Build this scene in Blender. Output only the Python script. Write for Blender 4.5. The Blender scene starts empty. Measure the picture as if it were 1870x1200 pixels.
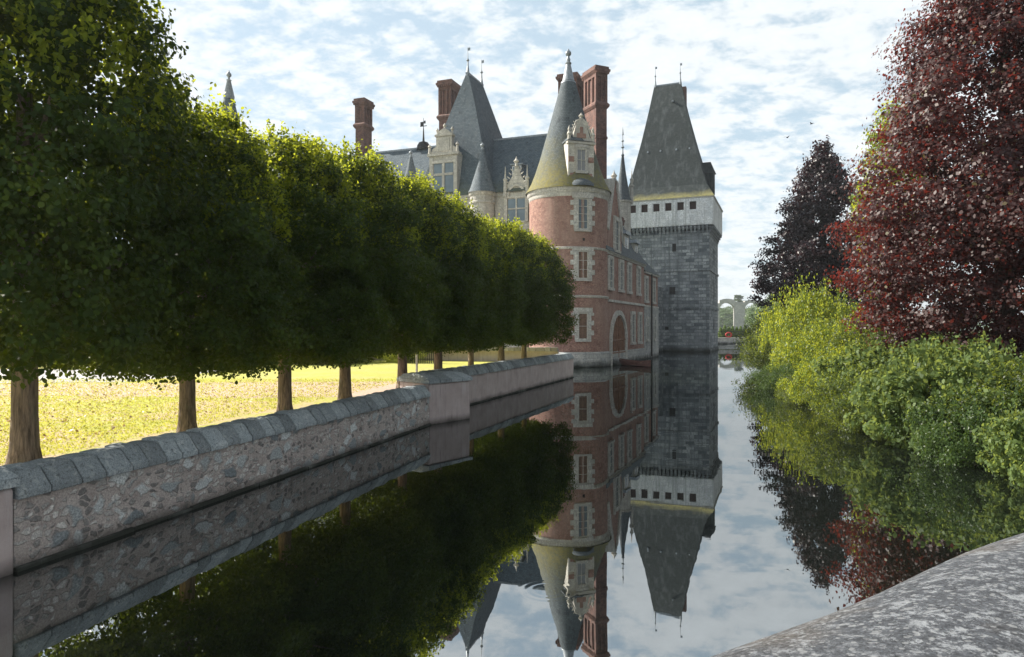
import bpy, math, random
import numpy as np
from mathutils import Vector, Matrix
R = math.radians
scene = bpy.context.scene
# ------------------------------------------------------------------ camera
CAMZ = 3.3
cam = bpy.data.objects.new("camera", bpy.data.cameras.new("camera"))
scene.collection.objects.link(cam)
cam.location = (0, 0, CAMZ); cam.rotation_euler = (R(90), 0, 0)
cam.data.lens = 24.0; cam.data.sensor_width = 36; cam.data.clip_start = 0.05; cam.data.clip_end = 6000
scene.camera = cam
# ------------------------------------------------------------------ light
SUN_EL, SUN_DX, SUN_DY = 36.0, -0.92, 0.39          # the sun stands to the left, beyond the trees
sun = bpy.data.objects.new("sun", bpy.data.lights.new("sun", 'SUN'))
scene.collection.objects.link(sun)
sun.data.energy = 5.0; sun.data.angle = R(0.6); sun.data.color = (1.0, 0.93, 0.82)
_d = Vector((SUN_DX, SUN_DY, 0)).normalized() * math.cos(R(SUN_EL)) + Vector((0, 0, math.sin(R(SUN_EL))))
sun.rotation_euler = _d.to_track_quat('Z', 'Y').to_euler(); sun.location = _d * 60
world = bpy.data.worlds.new("World"); scene.world = world; world.use_nodes = True

def build_world():
    nt = world.node_tree; nt.nodes.clear(); n = nt.nodes.new; L = nt.links.new
    out = n('ShaderNodeOutputWorld'); bg = n('ShaderNodeBackground'); bg.inputs[1].default_value = 0.060
    sky = n('ShaderNodeTexSky'); sky.sky_type = 'NISHITA'; sky.sun_disc = False
    sky.sun_elevation = R(SUN_EL); sky.sun_rotation = math.atan2(SUN_DX, SUN_DY)
    sky.air_density = 1.0; sky.dust_density = 1.0; sky.ozone_density = 1.0
    tc = n('ShaderNodeTexCoord'); sp = n('ShaderNodeSeparateXYZ'); L(tc.outputs['Generated'], sp.inputs[0])
    def m(op, a, b=None, c=None, clamp=False):
        k = n('ShaderNodeMath'); k.operation = op; k.use_clamp = clamp
        for i, v in enumerate((a, b, c)):
            if v is None: continue
            if isinstance(v, (int, float)): k.inputs[i].default_value = v
            else: L(v, k.inputs[i])
        return k.outputs[0]
    zz = m('ADD', m('MAXIMUM', sp.outputs[2], 0.0), 0.30)
    cx = m('DIVIDE', sp.outputs[0], zz); cy = m('DIVIDE', sp.outputs[1], zz)
    cb = n('ShaderNodeCombineXYZ'); L(cx, cb.inputs[0]); L(cy, cb.inputs[1])
    def noise(scale, det, rough, dist, off=(0, 0, 0), sc=(1, 1, 1)):
        mp = n('ShaderNodeMapping'); L(cb.outputs[0], mp.inputs[0]); mp.inputs['Location'].default_value = off; mp.inputs['Scale'].default_value = sc
        mp.inputs['Rotation'].default_value = (0, 0, 0.5)
        t = n('ShaderNodeTexNoise'); L(mp.outputs[0], t.inputs['Vector'])
        t.inputs['Scale'].default_value = scale; t.inputs['Detail'].default_value = det
        t.inputs['Roughness'].default_value = rough; t.inputs['Distortion'].default_value = dist
        return t.outputs[0]
    big = noise(1.8, 3, 0.5, 0.4, (3.1, 1.7, 0))
    mid = noise(9.5, 6, 0.60, 0.25, (0.3, 5.2, 0), (1, 1.35, 1))
    fine = noise(25.0, 4, 0.6, 0.2, (7.3, 2.2, 0), (1, 1.3, 1))
    # fewer clouds towards the upper left, more towards the right
    bias = m('MULTIPLY', cx, 0.045)
    dens = m('ADD', m('ADD', m('MULTIPLY', big, 0.50), m('MULTIPLY', mid, 1.0)), m('ADD', m('MULTIPLY', fine, 0.35), bias))
    mr = n('ShaderNodeMapRange'); mr.interpolation_type = 'SMOOTHSTEP'; L(dens, mr.inputs[0])
    mr.inputs[1].default_value = 0.78; mr.inputs[2].default_value = 1.02; mr.inputs[3].default_value = 0.30; mr.inputs[4].default_value = 0.96
    hz = n('ShaderNodeMapRange'); L(sp.outputs[2], hz.inputs[0])
    hz.inputs[1].default_value = 0.0; hz.inputs[2].default_value = 0.26; hz.inputs[3].default_value = 0.80; hz.inputs[4].default_value = 0.0
    fac = m('MAXIMUM', mr.outputs[0], hz.outputs[0])
    shade = n('ShaderNodeMapRange'); L(m('ADD', m('MULTIPLY', mid, 0.6), m('MULTIPLY', fine, 0.5)), shade.inputs[0])
    shade.inputs[1].default_value = 0.35; shade.inputs[2].default_value = 0.75; shade.inputs[3].default_value = 0.84; shade.inputs[4].default_value = 1.0
    cc = n('ShaderNodeMix'); cc.data_type = 'RGBA'; cc.blend_type = 'MULTIPLY'; cc.inputs[0].default_value = 1
    cc.inputs[6].default_value = (8.3, 8.75, 9.0, 1)
    L(shade.outputs[0], cc.inputs[7])
    # the clear sky lifted a little by thin veil
    veil = n('ShaderNodeMix'); veil.data_type = 'RGBA'; veil.inputs[0].default_value = 0.45
    L(sky.outputs[0], veil.inputs[6]); veil.inputs[7].default_value = (5.2, 7.6, 8.9, 1)
    mx = n('ShaderNodeMix'); mx.data_type = 'RGBA'; L(fac, mx.inputs[0]); L(veil.outputs[2], mx.inputs[6]); L(cc.outputs[2], mx.inputs[7])
    # thin cloud scatters forwards: the sky is bright round the sun and duller away from it, and deeper overhead
    nd = n('ShaderNodeVectorMath'); nd.operation = 'DOT_PRODUCT'; L(tc.outputs['Generated'], nd.inputs[0]); nd.inputs[1].default_value = tuple(_d)
    f1 = n('ShaderNodeMapRange'); L(nd.outputs['Value'], f1.inputs[0])
    for i, v in enumerate((-0.70, -0.02, 0.10, 1.0)): f1.inputs[i + 1].default_value = v
    f2 = n('ShaderNodeMapRange'); L(sp.outputs[2], f2.inputs[0])
    for i, v in enumerate((0.46, 0.85, 1.0, 0.5)): f2.inputs[i + 1].default_value = v
    dim = n('ShaderNodeVectorMath'); dim.operation = 'SCALE'; L(mx.outputs[2], dim.inputs[0]); L(m('MULTIPLY', f1.outputs[0], f2.outputs[0]), dim.inputs[3])
    L(dim.outputs[0], bg.inputs[0]); L(bg.outputs[0], out.inputs[0])
build_world()
scene.view_settings.view_transform = 'Standard'; scene.view_settings.look = 'None'
scene.view_settings.exposure = 1.08; scene.view_settings.gamma = 1
scene.cycles.max_bounces = 7; scene.cycles.diffuse_bounces = 3; scene.cycles.glossy_bounces = 3
scene.cycles.transmission_bounces = 3; scene.cycles.volume_bounces = 0; scene.cycles.sample_clamp_indirect = 6
rng = random.Random(7)

# ------------------------------------------------------------------ materials
class G:
    def __init__(s, name):
        s.m = bpy.data.materials.new(name); s.m.use_nodes = True; s.nt = s.m.node_tree; s.nt.nodes.clear()
        s.out = s.n('ShaderNodeOutputMaterial')
    def n(s, t): return s.nt.nodes.new(t)
    def put(s, v, inp):
        if isinstance(v, bpy.types.NodeSocket): s.nt.links.new(v, inp)
        elif isinstance(v, (tuple, list)):
            inp.default_value = tuple(v) + ((1,) if len(v) == 3 and inp.type == 'RGBA' else ())
        else: inp.default_value = v
    def mix(s, f, a, b, mode='MIX'):
        k = s.n('ShaderNodeMix'); k.data_type = 'RGBA'; k.blend_type = mode
        s.put(f, k.inputs[0]); s.put(a, k.inputs[6]); s.put(b, k.inputs[7]); return k.outputs[2]
    def math(s, op, a, b=0.0, clamp=False):
        k = s.n('ShaderNodeMath'); k.operation = op; k.use_clamp = clamp; s.put(a, k.inputs[0]); s.put(b, k.inputs[1]); return k.outputs[0]
    def rng(s, v, a, b, c=0.0, d=1.0):
        k = s.n('ShaderNodeMapRange'); s.put(v, k.inputs[0])
        for i, x in enumerate((a, b, c, d)): k.inputs[i + 1].default_value = x
        return k.outputs[0]
    def tc(s, which='Object', sc=None, loc=None):
        t = s.n('ShaderNodeTexCoord').outputs[which]
        if sc or loc:
            m = s.n('ShaderNodeMapping'); s.put(t, m.inputs[0])
            if sc: m.inputs['Scale'].default_value = sc
            if loc: m.inputs['Location'].default_value = loc
            return m.outputs[0]
        return t
    def noise(s, v, scale, det=4, rough=.55, dist=0.0):
        t = s.n('ShaderNodeTexNoise'); s.put(v, t.inputs['Vector']); t.inputs['Scale'].default_value = scale
        t.inputs['Detail'].default_value = det; t.inputs['Roughness'].default_value = rough; t.inputs['Distortion'].default_value = dist
        return t.outputs[0]
    def voro(s, v, scale, feat='F1', out='Distance'):
        t = s.n('ShaderNodeTexVoronoi'); t.feature = feat; s.put(v, t.inputs['Vector']); t.inputs['Scale'].default_value = scale
        return t.outputs[out]
    def z(s):
        k = s.n('ShaderNodeSeparateXYZ'); s.put(s.n('ShaderNodeNewGeometry').outputs['Position'], k.inputs[0]); return k.outputs[2]
    def fin(s, col, rough=.8, h=None, bump=.4, dist=.02, metal=0, spec=.4):
        p = s.n('ShaderNodeBsdfPrincipled'); s.put(col, p.inputs['Base Color']); s.put(rough, p.inputs['Roughness'])
        p.inputs['Metallic'].default_value = metal; p.inputs['Specular IOR Level'].default_value = spec
        if h is not None:
            b = s.n('ShaderNodeBump'); b.inputs['Strength'].default_value = bump; b.inputs['Distance'].default_value = dist
            s.put(h, b.inputs['Height']); s.nt.links.new(b.outputs[0], p.inputs['Normal'])
        s.nt.links.new(p.outputs[0], s.out.inputs[0]); return s.m

def masonry(name, c1, c2, mortar, bw, bh, ms=.012, stain=None, stain_sc=.35, stain_amt=.6, damp=0, rough=.85, bump=.5, mott=None, streak=None):
    g = G(name); uv = g.tc('UV')
    warp = g.n('ShaderNodeVectorMath'); warp.operation = 'ADD'
    nz = g.n('ShaderNodeTexNoise'); g.put(uv, nz.inputs['Vector']); nz.inputs['Scale'].default_value = 2.5 / bw * .25
    sc = g.n('ShaderNodeVectorMath'); sc.operation = 'SCALE'; g.put(nz.outputs[1], sc.inputs[0]); sc.inputs[3].default_value = bh * .25
    g.put(uv, warp.inputs[0]); g.put(sc.outputs[0], warp.inputs[1])
    b = g.n('ShaderNodeTexBrick'); g.put(warp.outputs[0], b.inputs['Vector']); b.inputs['Scale'].default_value = 1
    b.inputs['Brick Width'].default_value = bw; b.inputs['Row Height'].default_value = bh; b.inputs['Mortar Size'].default_value = ms
    b.inputs['Mortar Smooth'].default_value = .4
    g.put(c1, b.inputs['Color1']); g.put(c2, b.inputs['Color2']); g.put(mortar, b.inputs['Mortar'])
    pos = g.n('ShaderNodeNewGeometry').outputs['Position']
    col = b.outputs[0]
    f = g.noise(pos, 7, 5, .75); col = g.mix(.75, col, g.mix(g.rng(f, .32, .68), (.38, .38, .38), (1.65, 1.65, 1.65)), 'MULTIPLY')
    if mott: col = g.mix(g.math('MULTIPLY', g.rng(g.noise(pos, 1.9, 5, .7), .48, .66), .8), col, mott)
    if stain: col = g.mix(g.math('MULTIPLY', g.rng(g.noise(pos, stain_sc, 5, .6, .5), .47, .65), stain_amt), col, stain)
    if streak:
        mp = g.n('ShaderNodeMapping'); g.put(pos, mp.inputs[0]); mp.inputs['Scale'].default_value = (2.2, 2.2, .12)
        col = g.mix(g.math('MULTIPLY', g.rng(g.noise(mp.outputs[0], 1, 4, .6), .5, .68), .7), col, streak)
    if damp:
        d = g.math('ADD', g.z(), g.math('MULTIPLY', g.noise(pos, 1.2, 4), damp))
        col = g.mix(g.rng(d, damp * 1.35, damp * .55), col, (.025, .028, .022))
    h = g.math('ADD', g.math('MULTIPLY', b.outputs[1], -1.0), g.math('MULTIPLY', g.noise(pos, 14, 4), .8))
    return g.fin(col, rough, h, bump, .03)

M = {}
M['brick'] = masonry('brick', (.26, .115, .088), (.40, .20, .15), (.34, .28, .24), .23, .075, .012, (.40, .27, .22), .30, .55, .6, mott=(.17, .075, .06), streak=(.30, .17, .14))
M['brick_dark'] = masonry('brick_chimney', (.10, .042, .036), (.185, .078, .06), (.22, .18, .16), .23, .075, .012, (.07, .035, .03), .8, .6, mott=(.26, .13, .10))
M['keep_stone'] = masonry('grey_ashlar', (.09, .105, .12), (.42, .44, .445), (.11, .12, .13), 1.15, .46, .045, (.34, .36, .37), .45, .45, .9, mott=(.12, .14, .16), streak=(.11, .125, .13))
M['plinth'] = masonry('pale_plinth_stone', (.30, .31, .31), (.44, .43, .41), (.24, .24, .24), .8, .36, .02, (.20, .21, .21), .5, .6, .7, mott=(.5, .48, .45))
M['tuffeau'] = masonry('white_dressed_stone', (.50, .48, .43), (.62, .59, .53), (.40, .38, .34), .7, .34, .012, (.42, .40, .36), .6, .6, mott=(.50, .47, .42), streak=(.34, .32, .29))
M['trim'] = masonry('pale_trim_stone', (.47, .46, .43), (.60, .58, .54), (.38, .36, .34), .5, .3, .012, (.38, .36, .33), .9, .7, mott=(.44, .41, .36))
M['white_wall'] = masonry('whitened_stone', (.78, .79, .80), (.88, .88, .87), (.60, .6, .6), .6, .3, .01, (.48, .5, .5), .7, .5, mott=(.62, .62, .6), streak=(.42, .43, .42))

def slate(name, c1, c2, moss, z0, z1, amt=1.0):
    g = G(name); uv = g.tc('UV')
    b = g.n('ShaderNodeTexBrick'); g.put(uv, b.inputs['Vector']); b.inputs['Scale'].default_value = 1
    b.inputs['Brick Width'].default_value = .26; b.inputs['Row Height'].default_value = .16; b.inputs['Mortar Size'].default_value = .012
    g.put(c1, b.inputs['Color1']); g.put(c2, b.inputs['Color2']); g.put(tuple(x * .5 for x in c1), b.inputs['Mortar'])
    pos = g.n('ShaderNodeNewGeometry').outputs['Position']
    col = g.mix(.7, b.outputs[0], g.mix(g.noise(pos, 2.2, 6, .7), (.7, .7, .7), (1.3, 1.3, 1.3)), 'MULTIPLY')
    mp = g.n('ShaderNodeMapping'); g.put(pos, mp.inputs[0]); mp.inputs['Scale'].default_value = (1.6, 1.6, .16)
    col = g.mix(g.math('MULTIPLY', g.rng(g.noise(mp.outputs[0], 1, 5, .65), .50, .68), .40), col, (.15, .17, .18))
    col = g.mix(g.math('MULTIPLY', g.rng(g.noise(mp.outputs[0], 2.3, 5, .65), .56, .68), .7), col, (.035, .04, .045))
    zz = g.math('ADD', g.z(), g.math('MULTIPLY', g.noise(pos, .55, 5, .65), (z1 - z0) * 1.2))
    f = g.rng(zz, z1 + (z1 - z0) * .35, z0 + (z1 - z0) * .5)
    f = g.math('MULTIPLY', f, g.rng(g.noise(pos, 3.5, 4, .7), .30, .55, .35, amt))
    col = g.mix(f, col, g.mix(g.noise(pos, 5, 3), tuple(x * .6 for x in moss), tuple(x * 1.35 for x in moss)))
    h = g.math('ADD', g.math('MULTIPLY', b.outputs[1], -1.0), g.math('MULTIPLY', g.noise(uv, 6, 3), .6))
    return g.fin(col, .8, h, .6, .03, spec=.18)
M['slate_tower'] = slate('mossy_slate_tower', (.085, .105, .12), (.13, .155, .17), (.235, .205, .06), 15.6, 22.0, .95)
M['slate_main'] = slate('mossy_slate_main', (.09, .12, .145), (.14, .175, .205), (.12, .13, .04), 15.5, 18.5, .8)
M['slate_keep'] = slate('mossy_sunlit_slate_keep', (.034, .044, .044), (.052, .064, .066), (.30, .28, .12), 22.2, 23.3, 1.0)  # eaves moss coloured brighter to paint the sunlit band on the skirt
M['slate_turret'] = slate('slate_turret', (.13, .16, .185), (.19, .22, .25), (.12, .12, .05), 15.5, 16.6, .5)
M['slate_wing'] = slate('slate_wing', (.10, .12, .135), (.15, .17, .185), (.12, .12, .05), 9.0, 10.5, .5)

def plain(name, col, rough=.6, metal=0, var=.35, sc=6, bump=.2, spec=.4):
    g = G(name); pos = g.n('ShaderNodeNewGeometry').outputs['Position']
    f = g.noise(pos, sc, 5, .65)
    c = g.mix(g.rng(f, .3, .7), tuple(x * (1 - var) for x in col), tuple(x * (1 + var) for x in col))
    return g.fin(c, rough, g.noise(pos, sc * 4, 3), bump, .01, metal, spec)
M['lead'] = plain('lead_sheet', (.26, .29, .32), .5, .3)
M['iron'] = plain('dark_iron', (.035, .035, .035), .5, .5)
M['wood_frame'] = plain('painted_sash', (.52, .50, .46), .6)
M['door_wood'] = plain('oak_boards', (.22, .115, .07), .7, sc=3)
M['shutter'] = plain('brown_shutter', (.16, .10, .07), .7)
M['dark_shutter'] = plain('blackened_shutter', (.045, .025, .02), .8)
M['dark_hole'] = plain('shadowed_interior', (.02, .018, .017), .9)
M['red_paint'] = plain('red_paint', (.55, .05, .04), .5)
M['boat_paint'] = plain('weathered_red_boat', (.11, .05, .04), .6)
M['white_paint'] = plain('white_paint', (.75, .75, .74), .5, var=.1)
M['blind'] = plain('window_blind', (.26, .27, .29), .8, var=.12)
M['bird'] = plain('dark_feathers', (.03, .03, .035), .8)
M['concrete'] = plain('pale_bridge_beam', (.42, .41, .38), .8, sc=1.5)
g = G('window_glass'); pos = g.n('ShaderNodeNewGeometry').outputs['Position']
M['glass'] = g.fin(g.mix(g.noise(pos, .8, 2), (.05, .075, .09), (.20, .26, .30)), .08, spec=.9)

def lime_bark(name, col):
    g = G(name); v = g.tc('Object', (9, 9, 1.1)); n1 = g.noise(v, 2.2, 6, .7, .3); n2 = g.voro(g.tc('Object', (14, 14, 2.4)), 1.2)
    c = g.mix(g.rng(n1, .35, .65), tuple(x * .35 for x in col), tuple(x * 1.5 for x in col))
    c = g.mix(g.math('MULTIPLY', g.rng(g.noise(g.tc('Object'), 3, 4), .55, .7), .5), c, (.16, .19, .12))
    return g.fin(c, .9, g.math('ADD', n1, g.math('MULTIPLY', n2, .6)), .9, .04)
M['bark'] = lime_bark('lime_bark', (.26, .195, .15))
M['bark_dark'] = lime_bark('dark_bark', (.07, .05, .04))

def leafmat(name, c1, c2, tr, trf=.4, rough=.45, spec=.35, dead=None):
    g = G(name); geo = g.n('ShaderNodeNewGeometry'); rnd = geo.outputs['Random Per Island']
    pos = geo.outputs['Position']
    c = g.mix(rnd, c1, c2)
    c = g.mix(g.math('MULTIPLY', g.rng(g.noise(pos, .8, 3), .35, .65), .6), c, tuple((a + b) * .75 for a, b in zip(c1, c2)))
    if dead: c = g.mix(g.rng(rnd, .965, .985), c, dead)
    p = g.n('ShaderNodeBsdfPrincipled'); g.put(c, p.inputs['Base Color']); p.inputs['Roughness'].default_value = rough
    p.inputs['Specular IOR Level'].default_value = spec
    t = g.n('ShaderNodeBsdfTranslucent'); g.put(g.mix(rnd, tuple(x * .7 for x in tr), tr), t.inputs[0])
    ms = g.n('ShaderNodeMixShader'); ms.inputs[0].default_value = trf
    g.nt.links.new(p.outputs[0], ms.inputs[1]); g.nt.links.new(t.outputs[0], ms.inputs[2]); g.nt.links.new(ms.outputs[0], g.out.inputs[0])
    return g.m
M['lime'] = leafmat('lime_leaves', (.008, .023, .006), (.026, .054, .010), (.40, .50, .03), .20, .5, .15)
M['lime_lit'] = leafmat('sunlit_lime_leaves', (.05, .085, .012), (.10, .15, .02), (.75, .80, .05), .45, .5, .15)  # brighter copy of the lime leaves, sunlit crown tops painted in
M['copper'] = leafmat('copper_leaves', (.016, .008, .009), (.045, .015, .013), (.40, .06, .04), .25, .5, .42, dead=(.07, .06, .012))
M['purple'] = leafmat('dark_purple_leaves', (.010, .008, .012), (.026, .013, .017), (.10, .025, .03), .2, .4, .5)
M['yellow_green'] = leafmat('yellow_green_leaves', (.022, .05, .010), (.11, .165, .022), (.72, .76, .06), .40)
M['mid_green'] = leafmat('mid_green_leaves', (.007, .016, .005), (.036, .064, .012), (.46, .54, .05), .30)
M['pale_green'] = leafmat('pale_green_leaves', (.012, .030, .008), (.12, .17, .055), (.50, .60, .12), .30, .55, .2)
M['deep_green'] = leafmat('deep_green_leaves', (.025, .05, .015), (.05, .09, .022), (.16, .24, .04), .35)
M['far_green'] = leafmat('far_green_leaves', (.06, .10, .035), (.10, .15, .05), (.22, .32, .08), .3)
M['topiary'] = leafmat('clipped_yew', (.07, .13, .02), (.12, .19, .03), (.3, .42, .06), .3)

def lawnmat():
    g = G('lawn'); pos = g.n('ShaderNodeNewGeometry').outputs['Position']
    n1 = g.noise(pos, .35, 5, .6, .4); n2 = g.noise(pos, 4, 5, .7); n3 = g.noise(pos, 22, 4, .7)
    grass = g.mix(n2, (.30, .33, .05), (.60, .57, .14)); grass = g.mix(.6, grass, g.mix(n3, (.6, .6, .5), (1.4, 1.4, 1.4)), 'MULTIPLY')
    soil = g.mix(n3, (.46, .33, .22), (.66, .50, .36))
    f = g.rng(g.math('ADD', g.math('MULTIPLY', n1, .75), g.math('MULTIPLY', n2, .45)), .56, .66)
    sep = g.n('ShaderNodeSeparateXYZ'); g.put(pos, sep.inputs[0])
    near = g.rng(sep.outputs[1], 30, 22)
    f = g.math('MULTIPLY', f, g.rng(sep.outputs[1], 33, 27, .2, .8))
    return g.fin(g.mix(f, grass, soil), .95, g.math('ADD', n3, n2), .7, .05)
M['lawn'] = lawnmat()
def gravel(name, a, b):
    g = G(name); pos = g.n('ShaderNodeNewGeometry').outputs['Position']
    c = g.mix(g.noise(pos, 1.2, 5, .7), a, b); c = g.mix(.5, c, g.mix(g.voro(pos, 30, 'F1', 'Color'), (.5, .5, .5), (1.4, 1.4, 1.4)), 'MULTIPLY')
    return g.fin(c, .95, g.voro(pos, 30), .5, .03)
M['gravel'] = gravel('pink_gravel', (.46, .35, .27), (.62, .48, .38))
M['paving'] = gravel('grey_cobbles', (.40, .40, .40), (.56, .54, .53))
g = G('ground_soil'); pos = g.n('ShaderNodeNewGeometry').outputs['Position']
M['ground'] = g.fin(g.mix(g.noise(pos, .3, 6, .65), (.05, .085, .02), (.13, .17, .045)), .95, g.noise(pos, 3, 4), .5, .1)
g = G('bank_soil'); pos = g.n('ShaderNodeNewGeometry').outputs['Position']
M['bank'] = g.fin(g.mix(g.noise(pos, 1.3, 6, .65), (.012, .013, .009), (.035, .035, .018)), .95, g.noise(pos, 5, 4), .8, .1)

def rubble():
    g = G('rubble_wall'); uv = g.tc('UV')
    nz = g.n('ShaderNodeTexNoise'); g.put(uv, nz.inputs['Vector']); nz.inputs['Scale'].default_value = 3.5; nz.inputs['Detail'].default_value = 4
    sc = g.n('ShaderNodeVectorMath'); sc.operation = 'SCALE'; g.put(nz.outputs[1], sc.inputs[0]); sc.inputs[3].default_value = .16
    ad = g.n('ShaderNodeVectorMath'); ad.operation = 'ADD'; g.put(uv, ad.inputs[0]); g.put(sc.outputs[0], ad.inputs[1])
    mp = g.n('ShaderNodeMapping'); g.put(ad.outputs[0], mp.inputs[0]); mp.inputs['Scale'].default_value = (1, 1.5, 1)
    pos = g.n('ShaderNodeNewGeometry').outputs['Position']
    mortar = g.mix(g.rng(g.noise(uv, 2.2, 6, .7), .3, .7), (.36, .30, .28), (.62, .56, .53))
    mortar = g.mix(g.math('MULTIPLY', g.rng(g.noise(uv, 18, 4, .7), .45, .7), .5), mortar, (.20, .16, .155))
    def layer(scale, thr, keep, pa, pb):
        e = g.voro(mp.outputs[0], scale, 'DISTANCE_TO_EDGE'); cid = g.n('ShaderNodeSeparateColor'); g.put(g.voro(mp.outputs[0], scale, 'F1', 'Color'), cid.inputs[0])
        on = g.math('GREATER_THAN', cid.outputs[0], 1 - keep)
        edge = g.math('ADD', e, g.math('MULTIPLY', g.math('SUBTRACT', g.noise(uv, 9, 4, .7), .5), .16))
        f = g.math('MULTIPLY', g.rng(edge, thr, thr + .10), on)
        colr = g.mix(cid.outputs[1], pa, pb)
        colr = g.mix(.75, colr, g.mix(g.rng(g.noise(uv, 26, 5, .75), .3, .7), (.30, .32, .35), (1.75, 1.7, 1.65)), 'MULTIPLY')
        return f, colr
    f1, k1 = layer(2.6, .09, .52, (.20, .23, .25), (.66, .69, .70))
    f2, k2 = layer(6.5, .08, .70, (.12, .12, .12), (.72, .70, .68))
    col = g.mix(g.math('MULTIPLY', f2, .85), mortar, k2); col = g.mix(f1, col, k1)
    col = g.mix(.7, col, g.mix(g.rng(g.noise(uv, 34, 5, .8), .32, .68), (.45, .45, .45), (1.6, 1.6, 1.6)), 'MULTIPLY')
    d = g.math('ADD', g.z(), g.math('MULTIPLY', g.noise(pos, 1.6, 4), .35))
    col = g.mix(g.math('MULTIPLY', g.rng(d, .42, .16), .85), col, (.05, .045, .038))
    h = g.math('ADD', g.math('MAXIMUM', g.math('MULTIPLY', f1, 1.0), g.math('MULTIPLY', f2, .7)), g.math('MULTIPLY', g.noise(uv, 16, 5, .7), .8))
    return g.fin(col, .9, h, .9, .035)
M['rubble'] = rubble()
def render_wall():
    g = G('pink_render'); pos = g.n('ShaderNodeNewGeometry').outputs['Position']
    c = g.mix(g.rng(g.noise(pos, 1.4, 6, .65), .3, .7), (.42, .34, .33), (.58, .50, .49))
    mp = g.n('ShaderNodeMapping'); g.put(pos, mp.inputs[0]); mp.inputs['Scale'].default_value = (4.5, 4.5, .35)
    c = g.mix(g.math('MULTIPLY', g.rng(g.noise(mp.outputs[0], 1, 4, .7), .58, .70), .75), c, (.56, .54, .55))
    c = g.mix(g.math('MULTIPLY', g.rng(g.noise(mp.outputs[0], 1.7, 4, .7), .56, .72), .55), c, (.16, .12, .12))
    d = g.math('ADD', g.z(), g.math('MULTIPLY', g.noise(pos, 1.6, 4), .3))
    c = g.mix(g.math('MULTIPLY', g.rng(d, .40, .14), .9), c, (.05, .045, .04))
    return g.fin(c, .9, g.noise(pos, 12, 5, .7), .5, .03)
M['render'] = render_wall()
def granite(name, a, b, lich, dark, s=1.0, lo=.50, hi=.60):
    g = G(name); v = g.tc('Object'); rnd = g.n('ShaderNodeObjectInfo').outputs['Random']
    wv = g.n('ShaderNodeVectorMath'); wv.operation = 'ADD'; g.put(v, wv.inputs[0])
    cb = g.n('ShaderNodeCombineXYZ'); g.put(g.math('MULTIPLY', rnd, 37.0), cb.inputs[0]); g.put(cb.outputs[0], wv.inputs[1]); v = wv.outputs[0]
    c = g.mix(g.noise(v, 3 * s, 5, .7), a, b)
    c = g.mix(.8, c, g.mix(g.rng(g.noise(v, 55 * s, 3, .8), .35, .65), (.5, .5, .52), (1.5, 1.5, 1.5)), 'MULTIPLY')
    c = g.mix(g.rng(g.noise(v, 7 * s, 8, .78, .3), lo, hi), c, lich)
    c = g.mix(g.math('MULTIPLY', g.rng(g.noise(v, 16 * s, 6, .75), .54, .64), .8), c, dark)
    hsv = g.n('ShaderNodeHueSaturation'); g.put(c, hsv.inputs['Color']); g.put(g.rng(rnd, 0, 1, .62, 1.25), hsv.inputs['Value'])
    return g.fin(hsv.outputs[0], .85, g.noise(v, 24 * s, 6, .75), .8, .015)
M['coping'] = granite('coping_granite', (.24, .28, .30), (.40, .44, .46), (.55, .58, .58), (.09, .10, .105), 1, .52, .66)
M['coping_warm'] = granite('sunny_coping', (.30, .28, .25), (.42, .39, .35), (.5, .48, .44), (.16, .14, .12), 1, .52, .66)

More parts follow.
